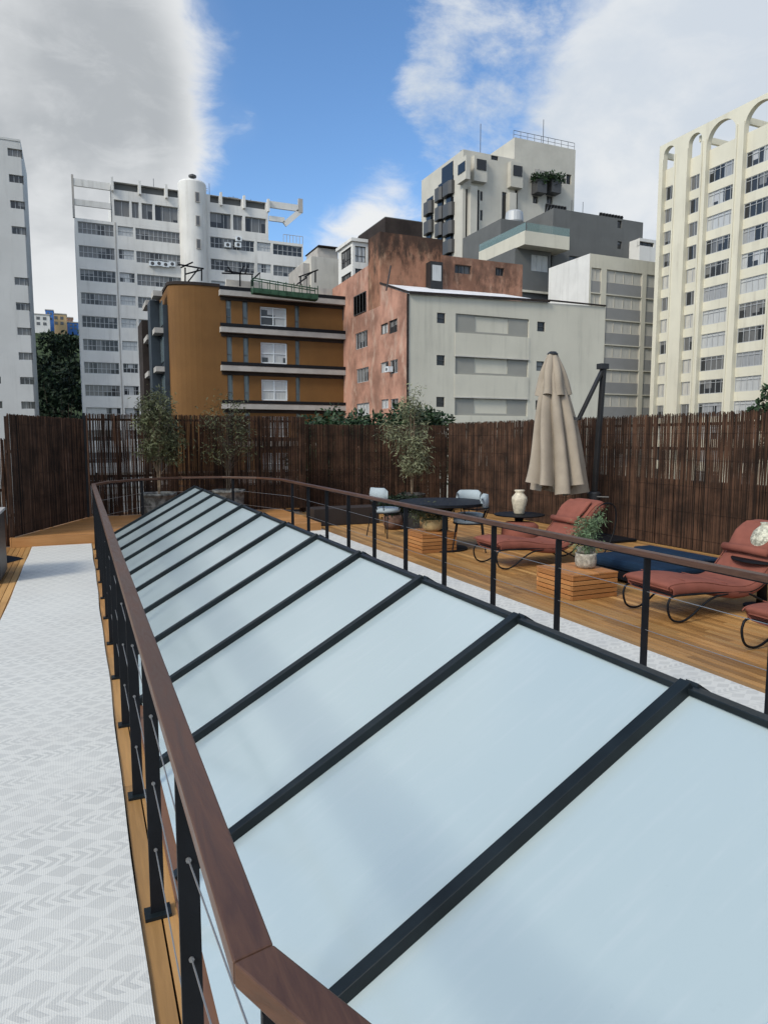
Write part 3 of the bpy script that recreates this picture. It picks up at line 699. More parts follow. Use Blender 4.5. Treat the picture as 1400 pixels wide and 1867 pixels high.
po = tag(MB().lathe((6.25, 8.95, .003), [(.24, 0), (.28, .03), (.29, .2), (.28, .36), (.22, .40)], 28).build('pouf', M['salmon'], smooth=True), 'round terracotta pouf tucked behind the farther sun lounger', 'pouf')

# blue daybed mattress
db = thing('daybed', 'low navy blue daybed mattress behind the nearer sun lounger and teak cube', 'daybed', (6.25, 6.2, 0))
MB().box(5.79, 6.72, 5.62, 6.76, .04, .15).build('base', M['black'], db, bevel=.01)
MB().box(5.76, 6.75, 5.6, 6.8, .153, .28).build('mattress', M['navy'], db, bevel=.05)
MB().box(6.45, 6.74, 5.65, 6.75, .283, .33).build('bolster', M['navy'], db, bevel=.035)

# round black tables
def round_table(label, x, y, h, r_, group=None):
    t = thing('round_table', label, 'table', (x, y, 0), group)
    MB().lathe((x, y, 0), [(r_ - .01, h - .022), (r_, h - .016), (r_, h - .004), (r_ - .01, h)], 40).build('tabletop', M['black'], t, smooth=False)
    MB().lathe((x, y, 0), [(.05, .02), (.045, h * .5), (.08, h - .023)], 20).build('pedestal', M['black'], t, smooth=True)
    MB().lathe((x, y, 0), [(r_ * .55, .002), (r_ * .55, .016), (.06, .03)], 32).build('foot', M['black'], t)
    return t
V1 = gz(946, 937, .50); round_table('small round black side table with a cream jar on it, beside the fence', V1.x, V1.y, .50, .40, 'small round black side tables')
tag(MB().lathe((V1.x, V1.y, .502), [(.075, 0), (.085, .02), (.105, .12), (.125, .22), (.12, .27), (.075, .32), (.065, .35), (.085, .37), (.08, .385), (.06, .385)], 30).build('ceramic_jar', M['ceramic'], smooth=True), 'cream ceramic jar standing on the small black table by the fence', 'jar')
V2 = gz(1392, 1018, .50); round_table('round black side table holding the round speckled vase at the right edge', V2.x, V2.y, .50, .30, 'small round black side tables')
tag(MB().lathe((V2.x + .02, V2.y, .502), [(.05, 0), (.075, .02), (.12, .08), (.145, .15), (.145, .20), (.12, .27), (.07, .32), (.055, .34), (.065, .36), (.05, .36)], 36).build('speckled_vase', mat('speckled_glaze', (.42, .41, .32), .7, .3, var=.55, vscale=34, bump=.6, bscale=50), smooth=True), 'round pale speckled vase on the black table at the right edge', 'vase')

# dining set
T = gz(806, 915, .73)
dt = thing('dining_table', 'large dark round dining table with grey top in front of the bamboo', 'table', (T.x, T.y, 0))
MB().lathe((T.x, T.y, 0), [(.66, .69), (.68, .70), (.68, .735), (.67, .74)], 56).build('tabletop', M['black'], dt)
MB().lathe((T.x, T.y, 0), [(.2, .02), (.1, .12), (.09, .5), (.22, .689)], 24).build('pedestal', M['black'], dt, smooth=True)
MB().lathe((T.x, T.y, 0), [(.4, .002), (.4, .02), (.15, .035)], 32).build('foot', M['black'], dt)
def chair(label, x, y, rz):
    """faces local +x, back at -x"""
    r = thing('dining_chair', label, 'chair', (0, 0, 0), 'white cushioned chairs at the dining table')
    mb = MB(); NS = 28
    mb.lathe((0, 0, 0), [(.20, .42), (.235, .435), (.245, .465), (.235, .495), (.18, .51)], 28); mb.build('seat', M['chair_pad'], r, smooth=True)
    mb = MB(); n = 14
    for i in range(n + 1):
        a = R(180 - 46 + 92 * i / n); k = min(1, .55 + .25 * min(i, n - i)) if min(i, n - i) < 2 else 1
        for rr, zz in ((.25, .64), (.29, .63), (.295, .75), (.285, .86), (.25, .865), (.235, .75)):
            zc_ = .75 + (zz - .75) * k; mb.v.append((rr * math.cos(a), rr * math.sin(a), zc_))
    for i in range(n):
        for j in range(6): mb.f.append((i * 6 + j, i * 6 + (j + 1) % 6, (i + 1) * 6 + (j + 1) % 6, (i + 1) * 6 + j))
    mb.f.append(tuple(range(6))); mb.f.append(tuple(n * 6 + j for j in reversed(range(6)))); mb.build('backrest', M['chair_pad'], r, smooth=True)
    for sx, sy in ((1, 1), (1, -1), (-1, 1), (-1, -1)):
        MB().tube([(sx * .25, sy * .24, .003), (sx * .19, sy * .19, .42)], .010, 8).build('leg', M['black'], r)
    arc = [(.30 * math.cos(R(a)), .30 * math.sin(R(a)), .66 - .0 * abs(a - 180)) for a in range(70, 291, 12)]
    MB().tube(arc, .010, 8).build('arm_hoop', M['black'], r, smooth=True)
    mb = MB()
    for a in (75, 150, 180, 210, 285): mb.tube([(.30 * math.cos(R(a)), .30 * math.sin(R(a)), .66), (.22 * math.cos(R(a)), .22 * math.sin(R(a)), .43)], .008, 6)
    mb.tube([(.24 * math.cos(R(a)), .24 * math.sin(R(a)), .425) for a in range(0, 361, 20)], .010, 6)
    mb.build('seat_frame', M['black'], r)
    r.location = (x, y, 0); r.rotation_euler = (0, 0, rz); return r
A = gz(703, 980, 0)
ch = chair('white cushioned black metal chair left of the dining table, turned towards it', A.x + .08, A.y + .15, R(25))
def more_chair(label, x, y, rz):
    c = copy_tree(ch); c['label'] = label; c.location = (x, y, 0); c.rotation_euler = (0, 0, rz); return c
B_ = gz(858, 905, .77); more_chair('white cushioned chair on the far side of the table, its bright back facing the skylight', B_.x - .05, B_.y - .05, R(-118))
Cc = gz(855, 950, .45); more_chair('white cushioned chair right of the dining table, seen from the side', Cc.x, Cc.y, R(150))

# planters by the far fence
tag(MB().box(4.12, 5.5, 12.75, 13.25, .002, .34).build('trough_planter', M['dkbrown'], bevel=.01), 'long dark brown trough box along the deck beyond the end of the right rug', 'planter')
g1 = gz(718, 968, 0)
q1 = thing('potted_shrub', 'dark leafy shrub in a round brown pot behind the left dining chair', 'potted plant', (g1.x + .1, g1.y + .25, 0))
pot(q1, (g1.x + .1, g1.y + .25, 0), [(.14, 0), (.19, .1), (.20, .2), (.17, .27), (.15, .27)], M['brownpot'], .15, .25)
rnd = random.Random(33)
shrub_tree(q1, (g1.x + .1, g1.y + .25, .25), cloud_pts(rnd, 24, .26, .2, .32, .62, .5), M['leaf_dark'], M['bark_dark'], 22, .08, .025, .008, 34, .06, 4)
g2 = gz(748, 966, 0)
q2 = thing('potted_shrub', 'low dark shrub in a square grey planter under the dining table edge', 'potted plant', (g2.x + .05, g2.y + .3, 0))
MB().box(g2.x - .15, g2.x + .25, g2.y + .1, g2.y + .5, .002, .3).build('planter', M['greypot'], q2, bevel=.01)
rnd = random.Random(35)
shrub_tree(q2, (g2.x + .05, g2.y + .3, .28), cloud_pts(rnd, 24, .28, .25, .34, .64, .5), M['leaf_dark'], M['bark_dark'], 22, .08, .025, .008, 36, .06, 4)
# cabinet at the left edge
cab = thing('outdoor_cabinet', 'dark grey metal cabinet at the left edge of the photo beside the rug', 'cabinet', (-1.3, 9.6, 0))
MB().box(-1.9, -.90, 9.12, 9.95, .04, .80).build('body', M['pole'], cab, bevel=.006)
MB().box(-1.92, -.885, 9.10, 9.97, .803, .835).build('top', M['slab'], cab, bevel=.004)
MB().box(-1.86, -.94, 9.109, 9.118, .10, .76).build('door', M['dark_frame'], cab)
MB().box(-1.86, -.95, 9.2, 9.9, .002, .038).build('plinth', M['black'], cab)
fb = thing('floor_base', 'flat black metal foot lying on the deck behind the grey cabinet', 'base', (-.9, 10.9, 0))
MB().hexa([(-1.5, 10.6, .003), (-.98, 10.62, .003), (-.78, 10.95, .003), (-1.5, 11.3, .003), (-1.5, 10.7, .16), (-1.08, 10.7, .12), (-.84, 10.95, .03), (-1.5, 11.2, .16)]).build('plate', M['black'], fb)

# ------------------------------------------------------------------ parasol
PX0 = gx(1082, 905, 7.9); PB = Vector((PX0.x, PX0.y, 0))
PT = gx(1100, 670, 7.9)
um = thing('folded_parasol', 'closed beige cantilever parasol with slanting graphite pole by the fence', 'parasol', tuple(PB))
zt = PT.z; ptop = Vector((PT.x, PT.y, zt)); pb = Vector((PB.x, PB.y, .05))
MB().beam(pb, (PB.x, PB.y, PX0.z), .085, .10, up=(0, 1, 0)).build('lower_post', M['pole'], um, bevel=.006)
MB().beam((PB.x, PB.y, PX0.z - .02), ptop, .06, .085, up=(0, 1, 0)).build('pole', M['pole'], um, bevel=.006)
MB().lathe((PB.x, PB.y, PX0.z - .08), [(.10, 0), (.115, .03), (.115, .13), (.09, .16)], 20).build('hub', M['pole'], um)
MB().tube([(PB.x - .02, PB.y - .1, PX0.z), (PB.x + .1, PB.y - .25, PX0.z)], .018, 8).build('crank_handle', M['pole'], um)
MB().box(PB.x - .5, PB.x + .5, PB.y - .5, PB.y + .5, .003, .05).build('base', M['black'], um, bevel=.01)
CT = gx(1007, 645, 7.25); cxp, cyp, ctz = CT.x, CT.y, CT.z
CBp = gx(1017, 888, 7.25)
arm_end = gx(1054, 765, 7.5)
MB().beam(ptop + Vector((-.02, 0, -.03)), (arm_end.x, arm_end.y, arm_end.z), .045, .07, up=(0, 1, 0)).build('arm', M['pole'], um, bevel=.004)
MB().box(ptop.x - .1, ptop.x + .06, ptop.y - .06, ptop.y + .06, zt - .03, zt + .06).build('top_bracket', M['pole'], um, bevel=.005)
H_ = ctz - CBp.z
def canopy(z_from, z_to, r_from, r_to, nf, seed, flare=0, ragged=0.0, name='canopy', shift=(0, 0), deep=.42, pw=.82):
    rnd = random.Random(seed); mb = MB(); NR, NA = 34, 144; ph = [rnd.uniform(-.25, .25) for _ in range(nf)]
    am = [rnd.uniform(.7, 1.25) for _ in range(nf)]; end = [rnd.uniform(-1, 1) for _ in range(nf)]
    for i in range(NR + 1):
        t = i / NR; z = z_from + (z_to - z_from) * t; rr = r_from + (r_to - r_from) * t ** pw
        for k in range(NA):
            th = 2 * math.pi * k / NA; f = th / (2 * math.pi) * nf; j = int(f) % nf; u = f - int(f)
            tw = .25 * math.sin(3 * t + j)
            fold = abs(math.sin(math.pi * min(1, max(0, (u + .16 * math.sin(t * 4 + ph[j] * 8) * math.sin(math.pi * u)))))) ** .6
            dep = (.16 + deep * min(1, t * 1.6)) * am[j]
            r2 = rr * (1 - dep * (1 - fold)) * (1 + .06 * math.sin(5 * t + 3 * ph[j]))
            zz = z + (ragged * end[j] * max(0, (t - .8) / .2) if ragged else 0) - (.05 * (1 - fold) * t if ragged else 0)
            mb.v.append((cxp + shift[0] * t + r2 * math.cos(th + tw * .1), cyp + shift[1] * t + r2 * math.sin(th + tw * .1) * .8, zz))
    for i in range(NR):
        for k in range(NA):
            k2 = (k + 1) % NA; mb.f.append((i * NA + k, i * NA + k2, (i + 1) * NA + k2, (i + 1) * NA + k))
    mb.f.append(tuple(range(NA)))
    o = mb.build(name, M['canopy'], um, smooth=True); return o
sh = (CBp.x - CT.x, CBp.y - CT.y)
canopy(ctz - .10, CBp.z, .07, .60, 8, 5, ragged=.11, shift=sh, deep=.52)
canopy(ctz, ctz - .64, .085, .35, 6, 8, name='vent_cap', ragged=.05, deep=.38, pw=.95, shift=(sh[0] * .2, sh[1] * .2))
MB().lathe((cxp, cyp, ctz - .02), [(.088, 0), (.09, .02), (.05, .055)], 16).build('finial', M['pole'], um)
MB().tube([(cxp, cyp, ctz - .2), (cxp + sh[0], cyp + sh[1], CBp.z - .02)], .02, 8).build('centre_pole', M['pole'], um)
mb = MB()
for a in range(0, 360, 45): mb.tube([(cxp, cyp, ctz - .3), (cxp + sh[0] + .1 * math.cos(R(a)), cyp + sh[1] + .1 * math.sin(R(a)), CBp.z + .04)], .009, 5)
mb.build('ribs', M['pole'], um)
MB().beam((arm_end.x, arm_end.y, arm_end.z), (cxp + sh[0] * .35, cyp + sh[1] * .35, ctz - .95), .04, .05).build('arm_link', M['pole'], um)

# ------------------------------------------------------------------ buildings around the terrace
WIN = {}
class Fac:
    """a facade plane: origin (ox,oy), horizontal direction ang; u runs along it, inward normal is to its left"""
    def __init__(s, root, ox, oy, ang=0.0):
        s.root = root; s.o = Vector((ox, oy)); s.ang = ang; s.d = Vector((math.cos(ang), math.sin(ang))); s.n = Vector((-math.sin(ang), math.cos(ang)))
    def uv(s, px, py):
        r = ray(px, py); # solve (t*r.xy - o).n = 0
        t = s.o.dot(s.n) / Vector((r.x, r.y)).dot(s.n); p = Vector((r.x * t, r.y * t)); return (p - s.o).dot(s.d), EYE + r.z * t
    def rect(s, x0, y0, x1, y1):
        a = s.uv(x0, (y0 + y1) / 2); b = s.uv(x1, (y0 + y1) / 2); c = s.uv((x0 + x1) / 2, y0); d = s.uv((x0 + x1) / 2, y1)
        return (min(a[0], b[0]), max(a[0], b[0]), d[1], c[1])
    def P(s, u, n, z): q = s.o + s.d * u + s.n * n; return (q.x, q.y, z)
    def box(s, mb, u0, u1, n0, n1, z0, z1):
        return mb.hexa([s.P(u0, n0, z0), s.P(u1, n0, z0), s.P(u1, n1, z0), s.P(u0, n1, z0), s.P(u0, n0, z1), s.P(u1, n0, z1), s.P(u1, n1, z1), s.P(u0, n1, z1)])
    def wall(s, u0, u1, z0, z1, ops, m_, depth=.3, name='wall', n0=0.0):
        us = sorted(set([u0, u1] + [v for o in ops for v in o[:2]])); zs = sorted(set([z0, z1] + [v for o in ops for v in o[2:4]]))
        us = [v for v in us if u0 - 1e-6 <= v <= u1 + 1e-6]; zs = [v for v in zs if z0 - 1e-6 <= v <= z1 + 1e-6]
        mb = MB()
        for i in range(len(us) - 1):
            run = None
            for j in range(len(zs) - 1):
                cu = (us[i] + us[i + 1]) / 2; cz = (zs[j] + zs[j + 1]) / 2
                solid = not any(o[0] < cu < o[1] and o[2] < cz < o[3] for o in ops)
                if solid: run = zs[j] if run is None else run
                if run is not None and (not solid or j == len(zs) - 2):
                    top = zs[j + 1] if solid else zs[j]
                    mb.quad(s.P(us[i], n0, run), s.P(us[i + 1], n0, run), s.P(us[i + 1], n0, top), s.P(us[i], n0, top)); run = None
        for o in ops:
            a, b, c, d = o[:4]
            mb.quad(s.P(a, n0, c), s.P(b, n0, c), s.P(b, n0 + depth, c), s.P(a, n0 + depth, c)); mb.quad(s.P(a, n0, d), s.P(a, n0 + depth, d), s.P(b, n0 + depth, d), s.P(b, n0, d))
            mb.quad(s.P(a, n0, c), s.P(a, n0 + depth, c), s.P(a, n0 + depth, d), s.P(a, n0, d)); mb.quad(s.P(b, n0, c), s.P(b, n0, d), s.P(b, n0 + depth, d), s.P(b, n0 + depth, c))
        mb.quad(s.P(u0, n0, z0), s.P(u0, n0, z1), s.P(u0, n0 + depth, z1), s.P(u0, n0 + depth, z0)); mb.quad(s.P(u1, n0, z0), s.P(u1, n0 + depth, z0), s.P(u1, n0 + depth, z1), s.P(u1, n0, z1))
        mb.quad(s.P(u0, n0, z1), s.P(u1, n0, z1), s.P(u1, n0 + depth, z1), s.P(u0, n0 + depth, z1))
        return mb.build(name, m_, s.root)
    def window(s, o, n=4, pane='pane', frame='aluminium', inset=.18, transom=None, ft=.05, n0=0.0):
        a, b, c, d = o[:4]; W = round(b - a, 2); H = round(d - c, 2); key = (W, H, n, pane, frame, transom, ft)
        if key not in WIN:
            mb = MB(); t = ft
            mb.box(0, W, -.03, .03, 0, t).box(0, W, -.03, .03, H - t, H).box(0, t, -.03, .03, t, H - t).box(W - t, W, -.03, .03, t, H - t)
            for k in range(1, n): mb.box(W * k / n - t * .45, W * k / n + t * .45, -.027, .027, t, H - t)
            if transom: mb.box(t, W - t, -.024, .024, H * transom - t * .4, H * transom + t * .4)
            f = mb.build('window', M[frame]); p = MB().quad((0, .035, 0), (W, .035, 0), (W, .035, H), (0, .035, H)).build('pane', M[pane])
            WIN[key] = (f.data, p.data); bpy.data.objects.remove(f); bpy.data.objects.remove(p)
        fd, pd = WIN[key]
        q = s.P(a, n0 + inset, c); off = OFF[s.root.name]
        f = bpy.data.objects.new('window', fd); C.objects.link(f); f.parent = s.root; f.location = (q[0] - off.x, q[1] - off.y, c - off.z); f.rotation_euler = (0, 0, s.ang)
        p = bpy.data.objects.new('pane', pd); C.objects.link(p); p.parent = f
        return f
def fl_rows(ztop, zbot, n): return [ztop - (ztop - zbot) * k / (n - 1) for k in range(n)]
def ac_unit(fac, u, z, n0=0.0, sz=.8):
    mb = MB(); fac.box(mb, u, u + sz, n0 - .42, n0 - .05, z, z + sz * .75); o = mb.build('air_conditioner', M['ivory'], fac.root)
    c = fac.P(u + sz / 2, n0 - .43, z + sz * .37); mb = MB(); d = Vector((*fac.d, 0)); pts = []
    for k in range(12):
        a = 2 * math.pi * k / 12; pts.append(Vector(c) + d * sz * .28 * math.cos(a) + Vector((0, 0, sz * .28 * math.sin(a))))
    mb.v = [tuple(p) for p in pts]; mb.f = [tuple(range(12))]; mb.build('fan_grille', M['dark_frame'], o)
def rod(root, p, h, r=.04, name='antenna', arms=0):
    mb = MB().tube([p, (p[0], p[1], p[2] + h)], r, 5)
    for k in range(arms): mb.beam((p[0] - .7, p[1], p[2] + h * (.75 + .12 * k)), (p[0] + .7, p[1], p[2] + h * (.75 + .12 * k)), .04, .04)
    return mb.build(name, M['dark_frame'], root)

# --- B1: pale tower cut by the left edge
def b1():
    Y = 90.0; r = thing('apartment_tower', 'pale grey tower block at the far left with small paired windows', 'building', (-14, Y, STREET))
    f = Fac(r, 0, Y)
    uE, _ = f.uv(61, 700); _, zt = f.uv(33, 258)
    zs = [f.uv(px, py)[1] for px, py in ((18, 277), (58, 739))]
    n = 11; zc = [zs[0] + (zs[1] - zs[0]) * k / 10 for k in range(n)]; ops = []
    a, b = f.uv(41, 690)[0], f.uv(59, 690)[0]; st = f.uv(44, 690)[0] - f.uv(0, 690)[0]
    for k, z in enumerate(zc): 
        for j in range(0, 6):
            if j == 1 and k < 7: continue
            if k == 4 and j == 0: continue
            w_ = 1.45; uc = (a + b) / 2 - j * (3.35 if j == 1 else 3.35)
            ops.append((uc - w_ / 2, uc + w_ / 2, z - .42, z + .42))
    f.wall(uE - 26, uE, STREET, zt, ops, M['grey_tower'], .3)
    for o in ops: f.window(o, 3, 'pane', 'aluminium', .2, ft=.04)
    mb = MB(); f.box(mb, uE - 26, uE, .3, 11, STREET, zt); mb.build('body', M['grey_tower'], r)
    mb = MB(); f.box(mb, uE - 26, uE + .0, -.06, 11.05, zt + .003, zt + .22); mb.build('roof', M['grey_tower'], r)
b1()

# --- B2: long white block with round stair tower and open rooftop beams
def b2():
    Y = 95.0; r = thing('white_office_block', 'white block with ribbon windows, a round stair tower and open rooftop beams', 'building', (-4, Y, STREET))
    f = Fac(r, 0, Y); U0 = f.uv(152, 745)[0]; U1 = f.uv(553, 480)[0]; zr = f.uv(131, 396)[1]
    tops = [f.uv(178, y)[1] for y in (407, 743)]; zt = fl_rows(tops[0], tops[1], 9)
    fh = zt[0] - zt[1]; zt += [zt[-1] - fh * k for k in (1, 2, 3)]
    cols = [(146, 211, 8, 'pane', .50), (218, 246, 4, 'pane_light', .27), (250, 331, 10, 'pane', .5)]
    colsR = [(384, 464, 10, 'pane', .47), (469, 494, 4, 'pane_light', .3), (498, 551, 6, 'pane', .5)]
    X = lambda px, y: f.uv(px, y)[0]
    ops = []; wins = []
    for k, z in enumerate(zt):
        for (a, b, n, pn, hh), yref in [(c, 490) for c in cols] + [(c, 450) for c in colsR]:
            ua, ub = X(a, yref), X(b, yref)
            h = .50 * fh if n != 4 else .42 * fh
            o = (ua, ub, z - h, z); ops.append(o); wins.append((o, n, pn))
    f.wall(U0, U1, STREET, zr, ops, M['white_wall'], .35)
    for i, (o, n, pn) in enumerate(wins):
        if i % 11 == 4: pn = 'pane_light'
        f.window(o, n, pn, 'aluminium', .16, transom=.45 if n > 4 else .5, ft=.06)
    mb = MB(); f.box(mb, U0, U1, .35, 13, STREET, zr); mb.build('body', M['white_wall'], r)
    # vertical joint
    mb = MB(); u = X(215, 520); f.box(mb, u - .06, u + .06, -.05, -.003, STREET, zr); mb.build('downpipe', M['slab'], r)
    # recessed two penthouse floors
    pu0, pu1 = X(205, 380), X(489, 390); z1 = f.uv(205, 330)[1]; zb = zr
    o1 = []; H1 = f.uv(245, 368)[1]; H0 = f.uv(245, 397)[1]
    for a, b in ((209, 237), (241, 254), (259, 279), (283, 325), (383, 421), (425, 442), (447, 485)):
        o1.append((X(a, 385), X(b, 385), max(zb + .25, H0), H1))
    zt1 = f.uv(245, 350)[1]; zt2 = f.uv(245, 336)[1]; o2 = []
    for a, b in ((209, 252), (258, 300), (306, 325), (383, 399), (405, 440), (448, 484)): o2.append((X(a, 350), X(b, 350), zt1, zt2))
    f.wall(pu0, pu1, zb + .004, z1, o1 + o2, M['white_wall'], .5, name='penthouse_wall')
    for o in o1: f.window(o, max(2, int((o[1] - o[0]) / .8)), 'pane', 'aluminium', .3)
    mb = MB(); f.box(mb, pu0, pu1, .5, 3.0, zb + .004, z1 - .02); mb.build('penthouse_body', M['dkgrey'], r)
    mb = MB(); f.box(mb, pu0 + .05, pu1 - .05, 3.02, 11, zb + .004, z1 - .03); mb.build('penthouse_body', M['white_wall'], r)
    for a in (205, 255, 303, 402, 444, 488):
        mb = MB(); u = X(a, 345); f.box(mb, u - .14, u + .14, -.5, -.004, zt1 - .3, z1 + .35); mb.build('rooftop_fin', M['white_wall'], r)
    # open beams left and right
    t = lambda px, y: f.uv(px, y)[1]
    uL = X(131.5, 350)
    mb = MB(); f.box(mb, uL, uL + .25, -.1, .3, zr + .003, t(131, 318)); mb.build('frame_post', M['slab'], r)
    for ya, yb in ((325, 338), (362, 373)):
        mb = MB(); f.box(mb, uL + .252, pu0 - .15, -.05, .25, t(134, yb), t(134, ya)); mb.build('roof_beam', M['white_wall'], r)
    uR = X(552, 380)
    for ya, yb in ((366, 378), (393, 402)):
        mb = MB(); f.box(mb, pu1 + .15, (uR - .62) if ya < 380 else X(519, 400), -.05, .25, t(490, yb), t(490, ya)); mb.build('roof_beam', M['white_wall'], r)
    mb = MB(); a = f.P(uR - .25, .1, t(551, 384)); b = f.P(X(519, 409), .1, t(519, 409)); 
    mb.beam(a, b, .3, .7); mb.build('diagonal_brace', M['white_wall'], r)
    mb = MB(); f.box(mb, uR - .6, uR, -.1, .3, t(551, 388), t(551, 363)); mb.build('frame_post', M['slab'], r)
    # terrace guard right
    for k in range(7):
        u = X(517, 420) + (U1 - X(517, 420)) * k / 6.0; mb = MB(); f.box(mb, u - .03, u + .03, .05, .1, zr + .003, zr + 1.0); mb.build('guard_post', M['slab'], r)
    mb = MB(); f.box(mb, X(517, 420), U1, .05, .1, zr + 1.0, zr + 1.06); mb.build('guard_rail', M['slab'], r)
    # stair tower
    uc = (X(327, 400) + X(378, 400)) / 2; rad = (X(378, 400) - X(327, 400)) / 2; zc = t(352, 333)
    c = f.P(uc, .3, 0); MB().lathe((c[0], c[1], 0), [(rad, STREET), (rad, zc - .2), (rad - .12, zc), (rad * .2, zc + .02)], 40).build('stair_tower', M['white_wall'], r, smooth=False)
    for ya, yb in ((357, 375), (399, 417), (441, 459)):
        u = uc + .35; dy = math.sqrt(rad ** 2 - .35 ** 2)
        mb = MB(); f.box(mb, u - .28, u + .28, .3 - dy - .12, .3 - dy + .5, t(357, yb), t(357, ya)); fr = mb.build('window', M['slab'], r)
        mb = MB(); f.box(mb, u - .2, u + .2, .3 - dy - .13, .3 - dy - .123, t(357, yb) + .08, t(357, ya) - .08); mb.build('pane', M['pane_dark'], fr)
    MB().lathe((c[0] + .1, c[1], zc + .02), [(.25, 0), (.22, .7), (.5, .75), (.5, .95), (.2, 1.1)], 14).build('chimney', M['dark_frame'], r)
    for px, h in ((287, 2.4), (366, 3.6), (379, 2.4), (392, 2.8), (437, 1.6), (455, 1.5), (470, 1.5)):
        u = X(px, 340); q = f.P(u, 4, z1 - .03); rod(r, q, h, .035, arms=(2 if px in (379, 437, 455) else 0))
    for px, py in ((409, 447), (428, 447), (429, 436), (272, 481), (284, 481), (296, 483), (308, 482)): u, z = f.uv(px, py); ac_unit(f, u, z - .3)
b2()

# --- distant hillside with small houses, and the dark trees in front of it
def hill():
    mb = MB(); mb.hexa([(-260, 240, STREET), (60, 240, STREET), (60, 700, STREET), (-300, 700, STREET), (-200, 326, 47), (30, 326, 45), (40, 680, 46), (-280, 680, 48)])
    tag(mb.build('hillside', mat('hill_scrub', (.05, .07, .035), .9, .1, var=.5, vscale=.05)), kind='structure')
    hs = [(76, 586, 26, 22, 'white_wall', 'small white hillside house with flat roof left of the tan house'), (91, 577, 12, 20, 'blue_wall', 'small blue water-tank house on the hillside'),
          (108, 585, 24, 22, 'tan_wall', 'tan square house on the distant hillside'), (134, 596, 18, 14, 'blue_wall', 'low blue house at the right end of the hillside'),
          (128, 585, 10, 10, 'rust_wall', 'rusty brown hillside shack above the low blue house'), (70, 604, 14, 26, 'tan_wall', 'pale tan house lowest at the left of the hillside'), (96, 601, 30, 16, 'rust_wall', 'brown-roofed hillside house below the tan house')]
    for i, (px, py, w_, h_, m_, lab) in enumerate(hs):
        Y = 330 + 8 * i; c = gy(px, py, Y); k = Y * 1.0 / F_PX * .95
        r = thing('hillside_house', lab, 'house', (c.x, Y, c.z - h_ * k / 2), 'little houses on the distant hillside')
        W = w_ * k; Hh = h_ * k
        MB().box(c.x - W / 2, c.x + W / 2, Y, Y + 6, 30, c.z + Hh / 2).build('wall', M[m_], r)
        MB().box(c.x - W / 2 - .2, c.x + W / 2 + .2, Y - .2, Y + 6.2, c.z + Hh / 2 + .01, c.z + Hh / 2 + .4).build('roof', M['slab'], r)
        for a in (-.28, .1):
            for z in (.12, -.28):
                MB().box(c.x + a * W, c.x + (a + .2) * W, Y - .08, Y - .01, c.z + z * Hh, c.z + (z + .22) * Hh).build('window', M['pane_dark'], r)
hill()

def big_tree(label, x, y, ztop, rx, ry, m_, seed, lsize=.5, n=4200, base=STREET, zlow=None, group=None):
    rnd = random.Random(seed); r = thing('broadleaf_tree', label, 'tree', (x, y, base), group)
    zl = zlow if zlow is not None else base + (ztop - base) * .3
    tk = MB().tube([(x, y, base), (x + rx * .05, y, (base + zl) / 2), (x, y, zl + (ztop - zl) * .5)], (ztop - base) * .02 + .08, 8, .08)
    lf = MB(); cl = []
    for _ in range(46):
        t = rnd.random(); k = math.sin(math.pi * (.10 + .78 * t)) ** .6; a = rnd.uniform(0, 6.283); q = k * math.sqrt(rnd.uniform(.15, 1))
        cl.append((Vector((x + rx * q * math.cos(a), y + ry * q * math.sin(a), zl + (ztop - zl) * (t * .95))), rnd.uniform(.45, 1.0)))
    for c, s_ in cl[:12]: tk.tube([(x, y, zl), ((x + c.x) / 2, (y + c.y) / 2, (zl + c.z) / 2 + .3), tuple(c)], .12, 5, .03)
    for _ in range(n):
        c, s_ = rnd.choice(cl); d = Vector((rnd.gauss(0, 1), rnd.gauss(0, 1), rnd.gauss(0, .75))).normalized(); R_ = min(rx, (ztop - zl) / 2) * .34 * s_
        p = c + d * R_ * rnd.uniform(.5, 1.05)
        leaf(lf, p, d + Vector((rnd.uniform(-1, 1), rnd.uniform(-1, 1), rnd.uniform(-1, .6))), lsize * rnd.uniform(.6, 1.4), lsize * .6, rnd)
    tk.build('trunk', M['bark_dark'], r); lf.build('crown', m_, r); return r
for i, (px, ptop, Y, rx, lab) in enumerate(((92, 600, 140, 4.6, 'dark green tree directly right of the pale grey tower'), (125, 604, 146, 5.0, 'dark green tree against the left side of the white block'),
        (74, 640, 128, 3.6, 'shaded lower tree at the foot of the pale grey tower'), (108, 655, 120, 4.2, 'shaded front tree between the tower and the white block'), (140, 640, 132, 3.5, 'dark tree half hidden behind the white block corner'))):
    c = gy(px, ptop, Y); big_tree(lab, c.x, Y, c.z, rx, rx, M['leaf_dark'], 50 + i, .75, 3600, zlow=-10, group='dark trees between the two left blocks')

